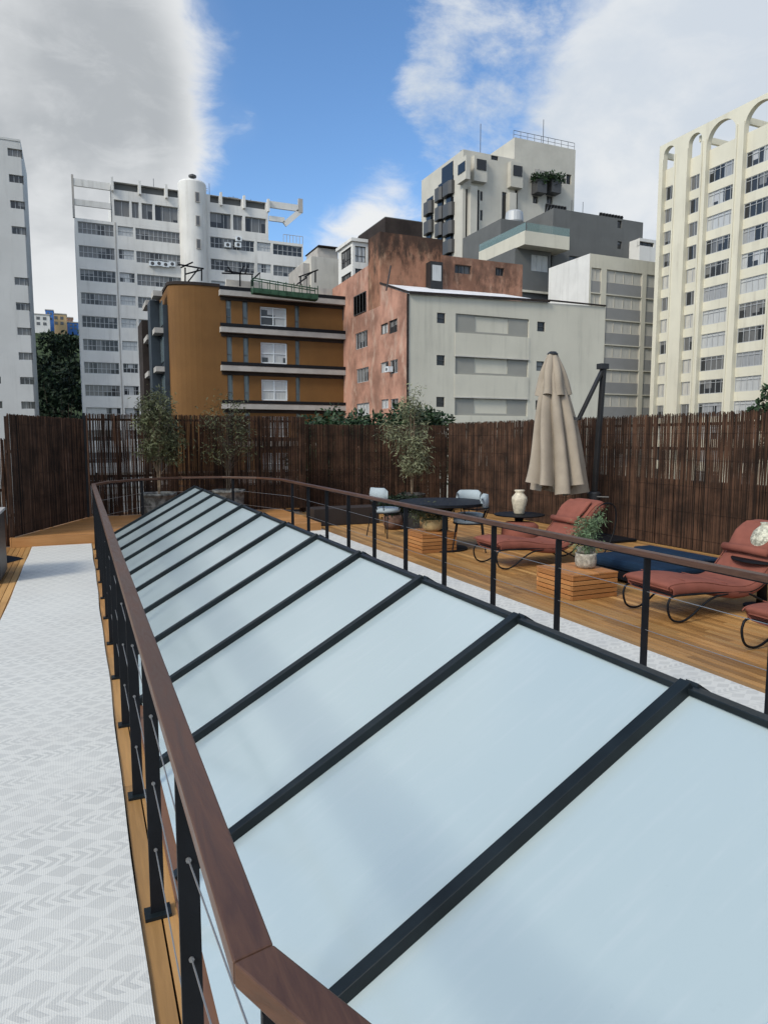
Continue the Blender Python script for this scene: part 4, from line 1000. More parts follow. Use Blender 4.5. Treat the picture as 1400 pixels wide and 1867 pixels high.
# --- B4: ochre apartment block with long balcony slabs
def b4():
    Y = 54.0; r = thing('ochre_apartment_block', 'ochre orange block with long grey balcony slabs and dark side wall', 'building', (2, Y, STREET))
    f = Fac(r, 0, Y); X = lambda px, y: f.uv(px, y)[0]; t = lambda px, y: f.uv(px, y)[1]
    UL = X(313, 640); U1 = X(640, 640); zt = t(352, 519); US = X(403, 600)
    zs = [t(403, y) for y in (596, 666, 735)]; fh = zs[0] - zs[1]; zs = [zs[0]] + [zs[0] - fh * k for k in range(1, 6)]
    zroof = t(400, 529)
    # rounded left part
    pts = []
    for k in range(9):
        a = R(180 + 90 * k / 8); pts.append((UL + 2.2 + 2.2 * math.cos(a), Y + 1.1 + 1.1 * math.sin(a)))
    poly = pts + [(US, Y), (US, Y + 9), (UL, Y + 9)]
    MB().prism(poly, STREET, zt).build('curved_wall', M['ochre'], r)
    MB().prism([(x - .08 if x < UL + 1 else x, y - .06) for x, y in poly[:-2]] + [(US, Y + 9), (UL - .08, Y + 9)], zt + .004, zt + .22).build('roof_edge', M['dkbrown'], r)
    ops = []; w1 = []; w2 = []
    tops = [zroof] + zs
    for k in range(5):
        zf = tops[k + 1]; zc = tops[k]
        for a, b in ((413, 423), (443, 453), (538, 546)): o = (X(a, 600), X(b, 600), zf + .25, zc - .55); ops.append(o); w1.append(o)
        o = (X(475, 600), X(523, 600), zf + .30, zc - .95); ops.append(o); w2.append(o)
    f.wall(US + .003, U1, STREET, zroof, ops, M['ochre'], .4)
    for o in w1: f.window(o, 1, 'pane_blue', 'dkgrey', .12, transom=.3, ft=.07)
    for o in w2: f.window(o, 2, 'pane_light', 'ivory', .12, transom=.48, ft=.09)
    mb = MB(); f.box(mb, US + .003, U1, .4, 9, STREET, zroof - .02); mb.build('body', M['ochre'], r)
    for i, z in enumerate([zroof] + zs):
        mb = MB(); f.box(mb, US - .1 + .0, U1 + (0 if i else .3), -.5, -.004, z - .42, z - .02); mb.build('balcony_slab', M['slab'], r)
        mb = MB(); f.box(mb, US - .12, U1, -.53, -.40, z + .0, z + .24); mb.build('black_rail', M['black'], r)
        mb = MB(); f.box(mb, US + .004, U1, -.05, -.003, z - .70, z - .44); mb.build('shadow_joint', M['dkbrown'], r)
    # roof terrace storey set back
    zp = t(440, 500)
    mb = MB(); f.box(mb, US + 1.2, U1, 3.0, 8.5, zroof - .01, zp); mb.build('penthouse', M['slab'], r)
    mb = MB(); f.box(mb, US + 1.0, U1 + .5, 2.6, 2.98, zp - .45, zp + .1); mb.build('penthouse_fascia', M['pale_conc'], r)
    for k in range(7):
        u = US + 1.5 + k * 1.45; mb = MB(); f.box(mb, u, u + .9, 2.9, 2.96, zroof + .1, zp - .5); mb.build('penthouse_window', M['black_glass'], r)
    # dark west side with stepped white balcony ends
    g = Fac(r, UL, Y + 18, R(-90)); v1 = 18 - 1.3
    z2 = t(313, 540)
    mb = MB(); mb.box(UL - .35, UL - .02, Y + 1.3, Y + 16.5, STREET, z2 - .4); mb.build('side_cladding', M['dkblue'], r)
    mb = MB(); mb.box(UL - 1.1, UL - .36, Y + 3.2, Y + 5.2, STREET, z2 + .2); mb.build('side_shaft', M['dkblue'], r)
    mb = MB(); mb.box(UL - 1.3, UL - .36, Y + 8.5, Y + 12.5, STREET, z2 - .5); mb.build('side_shaft', M['dkbrown'], r)
    for z in [zroof] + zs:
        mb = MB(); mb.box(UL - 1.0, UL - .36, Y + 1.4, Y + 3.1, z - .5, z - .12); mb.build('balcony_slab', M['slab'], r)
        mb = MB(); mb.box(UL - 1.2, UL - .36, Y + 5.4, Y + 8.4, z - .5, z - .12); mb.build('balcony_slab', M['slab'], r)
        mb = MB(); mb.box(UL - .42, UL - .352, Y + 1.5, Y + 3.1, z - 2.6, z - .8); mb.build('side_window', M['pane_blue'], r)
    # rooftop steelwork
    mb = MB(); q = lambda px, py, n: f.P(f.uv(px, py)[0] * (Y + n) / Y, n, (f.uv(px, py)[1] - EYE) * (Y + n) / Y + EYE)
    for n in (1.2, 2.2):
        for a, b in (((338, 518), (338, 488)), ((368, 512), (368, 490)), ((325, 482), (372, 490)), ((338, 500), (368, 492)), ((340, 518), (362, 490)), ((352, 478), (330, 488)),
                     ((405, 498), (462, 500)), ((410, 494), (440, 498)), ((415, 486), (424, 498)), ((445, 485), (437, 500)), ((452, 484), (447, 500)), ((438, 500), (438, 522)), ((460, 502), (460, 522)), ((545, 505), (580, 492)), ((556, 505), (572, 495)), ((548, 520), (548, 504)), ((575, 515), (575, 494))):
            mb.beam(q(*a, n), q(*b, n), .10, .10)
    mb.build('roof_steelwork', M['black'], r)
    # green suspended cradle
    c0 = f.uv(452, 541); c1 = f.uv(566, 558); mb = MB()
    A = lambda u, n, z: Vector(f.P(u, n, z)); hh = 1.0
    for n in (-1.2, -1.9):
        mb.beam(A(c0[0], n, c0[1]), A(c1[0], n, c1[1] + .2), .07, .07); mb.beam(A(c0[0], n, c0[1] + hh), A(c1[0], n, c1[1] + hh * .95), .07, .07)
        for k in range(9):
            s_ = k / 8; a = A(c0[0], n, c0[1]).lerp(A(c1[0], n, c1[1] + .2), s_); mb.beam(a, a + Vector((0, 0, hh)), .05, .05)
    mb.hexa([A(c0[0], -1.9, c0[1] - .05), A(c1[0], -1.9, c1[1] + .12), A(c1[0], -1.2, c1[1] + .12), A(c0[0], -1.2, c0[1] - .05), A(c0[0], -1.9, c0[1] + .32), A(c1[0], -1.9, c1[1] + .55), A(c1[0], -1.2, c1[1] + .55), A(c0[0], -1.2, c0[1] + .32)])
    cr = mb.build('suspended_cradle', M['greennet']); tag(cr, 'green suspended work cradle hanging below the roof of the ochre block', 'work cradle')
    mb = MB()
    for s_ in (.12, .85):
        a = A(c0[0], -1.5, c0[1] + hh).lerp(A(c1[0], -1.5, c1[1] + hh), s_); mb.tube([a, (a.x, a.y, zroof + 1.2)], .02, 5); mb.beam((a.x, a.y, zroof + 1.2), (a.x, a.y + 2.6, zroof + 1.2), .08, .08)
    mb.build('cable', M['black'], cr)
b4()

# --- B5: peeling pink side + cream front with lean-to white metal roof
def b5():
    Y = 42.0; r = thing('peeling_apartment_block', 'old block with peeling pink side wall, cream front and white metal roof', 'building', (20, Y, STREET))
    f = Fac(r, 0, Y); X = lambda px, y: f.uv(px, y)[0]; t = lambda px, y: f.uv(px, y)[1]
    U0 = X(742, 640); U1 = X(1100, 640); zt = t(743, 536); zE = t(1100, 559)
    g = Fac(r, U0, Y + 30, R(-90)); G = lambda px, y: g.uv(px, y)
    vN = 30.0; vF = G(607, 640)[0]; vA = G(693, 500)[0]; zF = G(607, 526)[1]; zA = G(671, 484)[1]; zP = G(671, 437)[1]; vP = G(671, 484)[0]
    # cream front
    rows = [t(900, 577), t(900, 653), t(900, 725)]; fh = (rows[0] - rows[2]) / 2; rows = [rows[0] - fh * k for k in range(6)]
    pa, pb = X(830, 640), X(963, 640); wa, wb = X(866, 640), X(927, 640); hp = t(900, 577) - t(900, 611); hw = t(870, 580) - t(870, 610)
    sq0, sq1 = X(796, 640), X(811, 640); rq0, rq1 = X(978, 640), X(992, 640); sh = t(800, 575) - t(800, 594)
    ops = []; sm_ = []
    for z in rows:
        ops.append((pa, pb, z - hp, z)); a = (sq0, sq1, z - .05 - sh, z - .05); b = (rq0, rq1, z - .1 - sh, z - .1); sm_ += [a, b]
    f.wall(U0 + .004, U1, STREET, min(zt, zE), ops + sm_, M['cream_wall'], .16)
    if abs(zt - zE) > .01:
        mb = MB(); zl = min(zt, zE); mb.v = [f.P(U0, 0, zl), f.P(U1, 0, zl), f.P(U1, 0, zE), f.P(U0, 0, zt), f.P(U0, .16, zl), f.P(U1, .16, zl), f.P(U1, .16, zE), f.P(U0, .16, zt)]
        mb.f = [(0, 1, 2, 3), (7, 6, 5, 4), (0, 3, 7, 4), (1, 5, 6, 2), (3, 2, 6, 7)]; mb.build('wall_top', M['cream_wall'], r)
    for i, z in enumerate(rows):
        f.wall(pa, pb, z - hp, z, [(wa, wb, z - hw, z - .06)], M['panel_grey'], .22, name='grey_panel', n0=.10)
        f.window((wa, wb, z - hw, z - .06), 4, ('pane_light', 'pane', 'pane_light2')[i % 3], 'dark_frame', .16, n0=.1, ft=.055)
        mb = MB(); f.box(mb, pa - .05, pb + .05, -.035, -.003, z - hp - 1.55, z - hp - .003 - 0.02); mb.build('spandrel', M['cream_wall'], r)
        mb = MB(); f.box(mb, pa - .05, pb + .05, -.09, -.038, z - hp - 1.60, z - hp - 1.52); mb.build('drip_ledge', M['pale_conc'], r)
    for i, o in enumerate(sm_): f.window(o, 1, 'black_glass' if i % 3 else 'pane', 'dark_frame', .09, transom=.5, ft=.045)
    mb = MB(); f.box(mb, U0 + .2, U1, .165, 12, STREET, min(zt, zE) - .03); mb.build('body', M['cream_wall'], r)
    mb = MB(); f.box(mb, U0 + .2, U1 + .0, .3, 28 - vF, STREET, min(zt, zE) - 2.5); mb.build('rear_body', M['cream_wall'], r)
    mb = MB(); f.box(mb, U0 - .04, U0 + .1, -.06, -.003, STREET, zt); mb.build('corner_joint', M['dkbrown'], r)
    # pink side, with openings, gable shaped top
    wins = [(619, 558, 626, 585), (646, 536, 668, 572), (694, 590, 707, 609), (709, 583, 724, 607), (618, 620, 626, 646), (648, 605, 670, 635), (694, 660, 708, 679), (711, 656, 725, 681),
            (619, 679, 626, 704), (650, 671, 672, 697), (695, 728, 708, 745), (712, 727, 726, 745), (650, 735, 673, 760), (619, 738, 627, 760)]
    po = []
    for x0, y0, x1, y1 in wins:
        a = G(x0, (y0 + y1) / 2)[0]; b = G(x1, (y0 + y1) / 2)[0]; xm = (x0 + x1) / 2; po.append((a, b, G(xm, y1)[1], G(xm, y0)[1]))
    g.wall(vF, vN - .004, STREET, zt, [o for o in po if o[3] < zt - .05], M['pink'], .22, name='pink_wall')
    # upper part of the pink wall (above the eaves of the front), windows cut where they reach it
    mb = MB(); zl = zt + .003
    def slab(v0, v1, zl0, za, zb):
        mb.hexa([g.P(v0, 0, zl0), g.P(v1, 0, zl0), g.P(v1, .22, zl0), g.P(v0, .22, zl0), g.P(v0, 0, za), g.P(v1, 0, zb), g.P(v1, .22, zb), g.P(v0, .22, za)])
    slab(vF, vP - .003, zl, zF, zA); slab(vA + .003, vN - .004, zl, G(700, 515)[1], zl + .03)
    mb.build('pink_wall_top', M['pink'], r)
    mb = MB(); slab(vP, vA, zl, zP, zP); mb.build('tank_side_wall', M['soot_brick'], r)
    mb = MB(); g.box(mb, vF, vN - .2, .23, 10, STREET, zt - .1); mb.build('pink_body', M['pink'], r)
    mb = MB(); g.box(mb, vF, vP, .23, 6, zt - .1, min(zF, zA) - .05); mb.build('pink_body', M['pink'], r)
    for i, o in enumerate(po):
        if o[3] < zt - .05: g.window(o, 2 if o[1] - o[0] < 1.4 else 4, 'pane' if i % 2 else 'pane_light', 'dark_frame' if i in (1, 2, 3) else 'aluminium', .1)
        else:
            g.window(o, 4, 'pane_dark', 'dark_frame', -.035)
    for px, py in ((618, 701), (712, 674)): v, z = G(px, py); ac_unit(g, v, z - .2, sz=.5)
    # sooty masonry tank block
    zA2 = t(750, 437); yA = Y + (vN - vA); xa1 = gy(806, 470, yA).x
    mb = MB(); mb.box(U0 + .222, xa1, yA + .003, yA + (vA - vP) - .003, zt - .3, zP - .01); mb.build('tank_house', M['soot_brick'], r)
    c = gy(793, 505, yA - .4); k = .5
    MB().box(c.x - .55, c.x + .45, yA - .75, yA - .003, c.z - .9, c.z + 1.0).build('roof_box', M['pole'], r); MB().box(c.x - .42, c.x + .3, yA - .78, yA - .753, c.z - .35, c.z + .75).build('box_cover', M['pane_light'], r)
    yB = Y + 4.2; a = gy(806, 500, yB); b = gy(952, 510, yB); zt_ = gy(880, 474, yB).z
    fb = Fac(r, 0, yB)
    o1 = fb.rect(829, 483, 859, 499); o2 = fb.rect(903, 488, 919, 503)
    fb.wall(a.x, b.x, zt - 1.2, zt_, [o1, o2], M['red_block'], .3, name='roof_block')
    mb = MB(); mb.box(a.x, b.x, yB + .301, yB + 3.5, zt - 1.2, zt_ - .02); mb.build('roof_block_body', M['red_block'], r)
    for o in (o1, o2): fb.window(o, 3, 'pane_dark', 'dark_frame', .2)
    # lean-to white metal roof
    p = [Vector(f.P(U0 + .05, -.15, zt + .06)), Vector(f.P(U1 - 5.2, -.15, zt + .06 + (zE - zt) * .75)), Vector((U1 - 6.2, yB - .02, t(952, 541) + 1.05)), Vector((U0 + .05, yA - .02, G(700, 515)[1] + .05))]
    mb = MB(); mb.hexa([q - Vector((0, 0, .08)) for q in p] + p); mb.build('metal_roof', M['white_metal'], r)
    mb = MB(); mb.beam(p[0] + Vector((0, -.02, .02)), p[1] + Vector((0, -.02, .02)), .12, .16); mb.beam(f.P(U1 - 5.2, -.05, zE + .06), f.P(U1, -.05, zE + .06), .12, .10); mb.build('gutter', M['dkbrown'], r)
    mb = MB(); mb.beam(p[0] + Vector((-.05, 0, .04)), p[3] + Vector((-.05, 0, .04)), .12, .12); mb.build('verge', M['dkbrown'], r)
    mb = MB(); a_ = gy(704, 508, yA - 2); mb.tube([(a_.x, yA - 2, a_.z - .8), (a_.x + .35, yA - 2, a_.z + .9)], .05, 6); mb.build('vent_pipe', M['pole'], r)
b5()

# --- B6: three small volumes between the white block and the pink block
def b6():
    Y = 62.0; r = thing('roof_lift_house', 'dark brown windowless box rising behind the sooty tank house', 'building', (22, Y, STREET))
    f = Fac(r, 0, Y); a = f.rect(702, 401, 770, 520)
    mb = MB(); f.box(mb, a[0], a[1], 0, 7, STREET, a[3]); mb.build('wall', M['dkbrown'], r)
    mb = MB(); f.box(mb, a[0] + .02, a[1] - .02, .02, 6.9, a[3] + .003, a[3] + .08); mb.build('roof', M['dkgrey'], r)
    Y = 64.0; r = thing('glazed_corner_building', 'white building with large glazed corner bay behind the pink wall', 'building', (16, Y, STREET))
    f = Fac(r, 0, Y); U0 = f.uv(643, 480)[0]; U1 = f.uv(702, 480)[0]; zt = f.uv(643, 440)[1]; g = Fac(r, U0, Y + 9, R(-90)); V0 = g.uv(617, 480)[0]
    ops = [f.rect(645, 449, 667, 478), f.rect(645, 490, 667, 512)]; f.wall(U0 + .004, U1, STREET, zt, ops, M['white_wall'], .25)
    for o in ops: f.window(o, 3, 'pane_light', 'dark_frame', .1, transom=.4)
    gops = []
    for y0, y1 in ((455, 487), (500, 520)):
        a, b = g.uv(622, 470)[0], g.uv(640, 470)[0]; gops.append((a, b, g.uv(631, y1)[1], g.uv(631, y0)[1]))
    g.wall(V0, 8.996, STREET, zt, gops, M['white_wall'], .25, name='side_wall')
    for o in gops: g.window(o, 4, 'pane', 'dark_frame', .1, transom=.4)
    mb = MB(); mb.box(U0 + .26, U1, Y + .26, Y + 9 - V0, STREET, zt - .02); mb.build('body', M['white_wall'], r)
    mb = MB(); mb.box(U0 - .2, U1, Y - .2, Y + 9.2 - V0, zt + .003, zt + .3); mb.build('roof_slab', M['white_wall'], r)
    Y = 72.0; r = thing('stained_concrete_building', 'streaked grey concrete rooftop block beside the white block', 'building', (10, Y, STREET))
    f = Fac(r, 0, Y); a = f.rect(568, 470, 625, 600); mb = MB(); f.box(mb, a[0], a[1], 0, 6, STREET, a[3]); mb.build('wall', M['pale_conc'], r)
    a = f.rect(585, 449, 622, 471); mb = MB(); f.box(mb, a[0], a[1], 1, 5, a[2] - .3, a[3]); mb.build('water_tank', M['slab'], r)
    a = f.rect(584, 446, 625, 451); mb = MB(); f.box(mb, a[0], a[1], .6, 5.4, a[2] + .2, a[3]); mb.build('tank_lid', M['dkbrown'], r)
    a = f.rect(556, 478, 570, 600); mb = MB(); f.box(mb, a[0], a[1], .5, 6, STREET, a[3]); mb.build('side_wall', M['slab'], r)
b6()

# --- B7: cream concrete tower with dark balconies
def b7():
    Y = 92.0; r = thing('balcony_tower', 'tall cream concrete tower with dark rounded balconies and planted terraces', 'building', (50, Y, STREET))
    f = Fac(r, 0, Y); X = lambda px, y: f.uv(px, y)[0]; t = lambda px, y: f.uv(px, y)[1]
    U0 = X(843, 400); UA = X(912, 330); UB = X(937, 300); U1 = X(1047, 340); zA = t(880, 279); zB = t(990, 261)
    g = Fac(r, U0, Y + 40, R(-90)); G = g.uv; V0 = G(768, 400)[0]; VN = 40.0
    m_ = M['pale_conc2']
    st = [(865, 345, 871, 372), (865, 380, 871, 402), (865, 414, 871, 436)]
    ops = [f.rect(845, 344, 852, 472), f.rect(866.5, 346, 873, 472), f.rect(875, 349, 879.5, 366), f.rect(875, 383, 879.5, 402), f.rect(875, 418, 879.5, 434), f.rect(914, 350, 922, 472), f.rect(895, 284, 908, 292)]
    f.wall(U0 + .004, UB, STREET, zA, [o for o in ops if o[3] < zA], m_, .5)
    for o in ops:
        if o[3] < zA and o[1] < UB: f.window(o, 1, 'black_glass', 'dark_frame', .15, ft=.08)
    mb = MB(); mb.box(U0 + .52, UB, Y + .52, Y + 40 - V0, STREET, zA - .05); mb.build('body', m_, r)
    # side wall with balconies (columns measured on the west face)
    g.wall(V0, VN - .004, STREET, zA, [], m_, .5, name='side_wall')
    for px, pa_, pb_, ys in ((784, 777, 791, (381, 416)), (804, 798, 810, (356, 391, 420)), (820, 811.5, 828, (346, 385, 418, 452))):
        for y in ys:
            v, z = G(px, y); b = MB(); w_ = abs(G(pa_, 400)[0] - G(pb_, 400)[0]) / 2
            pts = [(v - w_, 0), (v - w_, -.5), (v - w_ * .6, -.8), (v + w_ * .6, -.8), (v + w_, -.5), (v + w_, 0)]
            P2 = [g.P(a, n_, 0) for a, n_ in pts]; b.prism([(q[0], q[1]) for q in P2], z - .95, z + .95); b.build('balcony', M['dark_frame'], r)
            o = MB(); g.box(o, v - w_ * .8, v + w_ * .8, -.06, -.003, z + 1.0, z + 1.75); o.build('window', M['black_glass'], r)
        b = MB(); v, _ = G(px, 400); z_hi = G(px, ys[0] - 8)[1]; g.box(b, v - .7, v + .7, -.25, -.062, z_hi - 22, z_hi + .6); b.build('window_strip', M['black_glass'], r)
    b = MB(); v0, z0 = G(806, 340); v1, z1 = G(826, 318); g.box(b, v0, v1, -.12, -.003, z0 - .3, z0 + 2.6); b.build('penthouse_window', M['black_glass'], r)
    # corner bays
    for x0, y0, x1, y1 in ((841, 298, 857, 317), (863, 295, 880, 314), (929, 306, 945, 325)):
        if x0 == 841: 
            v0, v1 = G(841, 305)[0], G(857, 305)[0]; b = MB(); g.box(b, v0, v1, -.7, -.004, G(849, 332)[1], G(849, 290)[1]); b.build('bay', m_, r)
            b = MB(); g.box(b, v0 + .3, v1 - .2, -.78, -.703, G(849, 317)[1], G(849, 299)[1]); b.build('bay_window', M['black_glass'], r)
        else:
            a = f.rect(x0, y0, x1, y1); b = MB(); f.box(b, a[0] - .4, a[1] + .2, -.9, -.004, a[2] - 1.6, a[3] + .5); b.build('bay', m_, r)
            b = MB(); f.box(b, a[0], a[1], -.98, -.903, a[2], a[3]); b.build('bay_window', M['black_glass'], r)
    for xa, xb in ((853, 865), (923.5, 935.5)):
        b = MB(); f.box(b, X(xa, 400), X(xb, 400), -.7, -.004, STREET, t(860, 342)); b.build('pilaster', m_, r)
    # taller right part
    ops = [f.rect(938, 346, 943, 400), f.rect(1032, 318, 1041, 336), f.rect(971, 357, 981, 371), f.rect(996, 357, 1007, 374), f.rect(992, 322, 1005, 334)]
    f.wall(UB + .003, U1, STREET, zB, ops, m_, .5)
    for o in ops: f.window(o, 2, 'pane_dark', 'dark_frame', .3)
    mb = MB(); mb.box(UB + .303, U1, Y + .52, Y + 16, STREET, zB - .05); mb.build('upper_body', m_, r)
    mb = MB(); mb.box(UB + .006, UB + .3, Y + .503, Y + 14, zA + .003, zB - .01); mb.build('upper_side', m_, r)
    a = f.rect(974, 311, 1008, 328); b = MB(); f.box(b, a[0], a[1], -.06, -.003, a[2] + .3, a[3]); b.build('grey_panel', M['slab'], r)
    for x0, x1 in ((968, 985), (994, 1011)):
        a = f.rect(x0, 333, x1, 357); b = MB(); f.box(b, a[0], a[1], -1.6, -.07, a[2], a[3]); bo = b.build('planter_balcony', M['dark_frame'], r)
        rnd = random.Random(x0); lf = MB()
        for _ in range(420):
            p = Vector(f.P(rnd.uniform(a[0] - .5, a[1] + .5), rnd.uniform(-2, -.3), a[3] + rnd.gauss(.2, .35))); leaf(lf, p, Vector((rnd.uniform(-1, 1), rnd.uniform(-1, 1), rnd.uniform(-.6, 1))), .5, .25, rnd)
        lf.build('plants', M['leaf_green'], bo)
    b = MB()
    def guard(x0, x1, y, z, hgt, k):
        for i in range(k + 1): u = x0 + (x1 - x0) * i / k; b.tube([(u, y, z), (u, y, z + hgt)], .045, 4)
        b.tube([(x0, y, z + hgt), (x1, y, z + hgt)], .04, 4); b.tube([(x0, y, z + hgt * .5), (x1, y, z + hgt * .5)], .03, 4)
    guard(UB, U1, Y + .3, zB, 1.1, 9); guard(X(858, 275) , X(905, 265), Y + 3, zA, 1.1, 6)
    b.build('roof_guard', M['dark_frame'], r)
    mb = MB(); mb.box(U0 + 3, UB, Y + 3, Y + 12, zA - .02, zA + .9); mb.build('roof_step', m_, r)
    for px, h in ((895, 5.5), (1011, 5.0)): q = f.P(X(px, 260), 3, (zA if px < 900 else zB)); rod(r, q, h, .05)
M['pale_conc2'] = mat('cream_concrete_tower', (.47, .45, .39), .82, .2, var=.07, vscale=.4, stain=((.34, .32, .28), .5))
b7()

# --- B8: dark grey stepped building with glass-fronted terrace
def b8():
    Y = 78.0; r = thing('dark_grey_stepped_building', 'dark grey stepped building with a white glass-railed terrace', 'building', (55, Y, STREET))
    f = Fac(r, 0, Y); X = lambda px, y: f.uv(px, y)[0]; t = lambda px, y: f.uv(px, y)[1]
    U0 = X(1007, 430); U1 = X(1171, 430); zt = t(1008, 379)
    ops = [f.rect(1125, 402, 1133, 416), f.rect(1125, 440, 1133, 454), f.rect(1037, 467, 1055, 480)]
    f.wall(U0, U1, STREET, zt, ops, M['dkgrey'], .4)
    for o in ops: f.window(o, 1, 'pane_dark', 'dark_frame', .2)
    mb = MB(); f.box(mb, U0, U1, .41, 14, STREET, zt - .03); mb.build('body', M['dkgrey'], r)
    u2 = X(1176, 440); mb = MB(); f.box(mb, U1 + .003, u2, 1, 12, STREET, t(1176, 421)); mb.build('side_step', M['dkgrey'], r)
    a = (X(936, 430), U0 - .003); mb = MB(); f.box(mb, a[0], a[1], 3, 13, STREET, t(975, 392)); mb.build('stair_block', M['dkgrey'], r)
    # terrace: white slab, glass guard, wall below with wide window
    g0, g1 = X(935, 455), X(1011, 455)
    mb = MB(); f.box(mb, g0, g1, -3.0, -.004, t(970, 461), t(970, 437)); mb.build('terrace_slab', M['cream_wall'], r)
    zs = t(970, 437)
    mb = MB(); f.box(mb, g0, g1, -2.98, -2.93, zs + .003, zs + 1.0); mb.build('glass_guard', M['pane_glassguard'], r)
    # west arm of the terrace
    W = Fac(r, g0, Y + 20, R(-90)); v0 = W.uv(876, 460)[0]; vv = 20 + 3.0
    mb = MB(); W.box(mb, v0, vv, -.003 - .3, -.003, t(970, 461), zs); mb.build('terrace_edge', M['cream_wall'], r)
    mb = MB(); W.box(mb, v0, vv, -.25, -.2, zs + .003, zs + 1.0); mb.build('glass_guard', M['pane_glassguard'], r)
    mb = MB(); f.box(mb, g0, g1 - .3, .2, 20 - v0, t(970, 461), zs - .05); mb.build('terrace_floor', M['slab'], r)
    fw = Fac(r, 0, Y - 1.2); w0, w1 = fw.uv(938, 500)[0], fw.uv(1003, 500)[0]
    wo_ = fw.rect(968, 465, 999, 495)
    fw.wall(w0, w1, STREET, t(970, 461) - .01, [wo_], M['dkgrey'], .3, name='lower_wall'); fw.window(wo_, 3, 'pane_light', 'aluminium', .15)
    mb = MB(); fw.box(mb, w0, w1, .31, 14, STREET, t(970, 461) - .02); mb.build('lower_body', M['dkgrey'], r)
    mb = MB(); fw.box(mb, w0, w1 + .3, -.4, -.003, fw.uv(970, 535)[1], fw.uv(970, 531)[1]); mb.build('ledge', M['cream_wall'], r)
    # rooftop solar racks and tank
    for px, n in ((1012, 7), (1112, 8)):
        b = MB(); 
        for k in range(n): u = X(px + k * 5.5, 380); q0 = f.P(u, 2, zt); b.beam((q0[0], q0[1], zt + .0), (q0[0] + .55, q0[1] + .2, zt + 1.15), .10, .10); b.beam((q0[0] + .1, q0[1], zt + 1.2), (q0[0] + .9, q0[1] + 1.2, zt + .5), .4, .06)
        b.build('solar_rack', M['dark_frame'], r)
    c = f.P(X(973, 380), 4.5, t(975, 392)); MB().lathe((c[0], c[1], t(975, 392) + .01), [(1.1, 0), (1.25, .3), (1.15, 1.5), (.9, 1.7)], 20).build('water_tank', M['aluminium'], r)
    rod(r, f.P(X(1076, 380), 4, zt), 3.0, .04); rod(r, f.P(X(1097, 380), 4, zt), 3.0, .04)
gg = bpy.data.materials.new('clear_guard_glass'); gg.use_nodes = True; _b = gg.node_tree.nodes['Principled BSDF']
_b.inputs['Base Color'].default_value = (.22, .33, .31, 1); _b.inputs['Roughness'].default_value = .1; _b.inputs['Alpha'].default_value = .35
M['pane_glassguard'] = gg
b8()

# --- B9: cream and grey striped block
def b9():
    Y = 66.0; r = thing('striped_apartment_block', 'block with bright white side wall and blue-grey striped front behind the parasol', 'building', (50, Y, STREET))
    f = Fac(r, 0, Y); X = lambda px, y: f.uv(px, y)[0]; t = lambda px, y: f.uv(px, y)[1]
    U0 = X(1074, 500); U1 = X(1187, 500) + 8; zt = t(1075, 462); g = Fac(r, U0, Y + 20, R(-90)); V0 = g.uv(1000, 500)[0]
    z_ = [t(1130, y) for y in (494, 539, 585, 631, 675, 720)]; fh = (z_[0] - z_[5]) / 5; rows = [z_[0] - fh * k for k in range(9)]
    hw = t(1130, 494) - t(1130, 517)
    cols = [(X(1077, 500), X(1096, 500), 2), (X(1105, 520), X(1170, 520), 4), (X(1178, 520), X(1178, 520) + 3.4, 2)]
    ops = [(a, b, z - fh + .12, z) for z in rows for a, b, n in cols]
    f.wall(U0 + .004, U1, STREET, zt, ops, M['cream_wall'], .25)
    for z in rows:
        for ci, (a, b, n) in enumerate(cols):
            mb = MB(); f.box(mb, a, b, .10, .245, z - fh + .12, z - hw); mb.build('grey_band', M['band_grey'], r)
            f.window((a, b, z - hw + .003, z), n, 'pane_shutter', 'shutter', .16, ft=.07)
    mb = MB(); mb.box(U0 + .3, U1, Y + .251, Y + 19.7 - V0, STREET, zt - .05); mb.build('body', M['cream_wall'], r)
    g.wall(V0, 19.996, STREET, zt, [], M['white_wall'], .28, name='side_wall')
    Y2 = 76.0; r2 = thing('pale_blue_building', 'small pale building with dark ribbon opening beside the cream arched tower', 'building', (70, Y2, STREET))
    f2 = Fac(r2, 0, Y2); a = f2.rect(1163, 436, 1200, 600); w_ = f2.rect(1165, 441, 1192, 449)
    f2.wall(a[0], a[1], STREET, a[3], [w_], M['white_wall'], .5); f2.window(w_, 3, 'pane_dark', 'dark_frame', .3)
    mb = MB(); f2.box(mb, a[0], a[1], .51, 9, STREET, a[3] - .03); mb.build('body', M['white_wall'], r2)
b9()

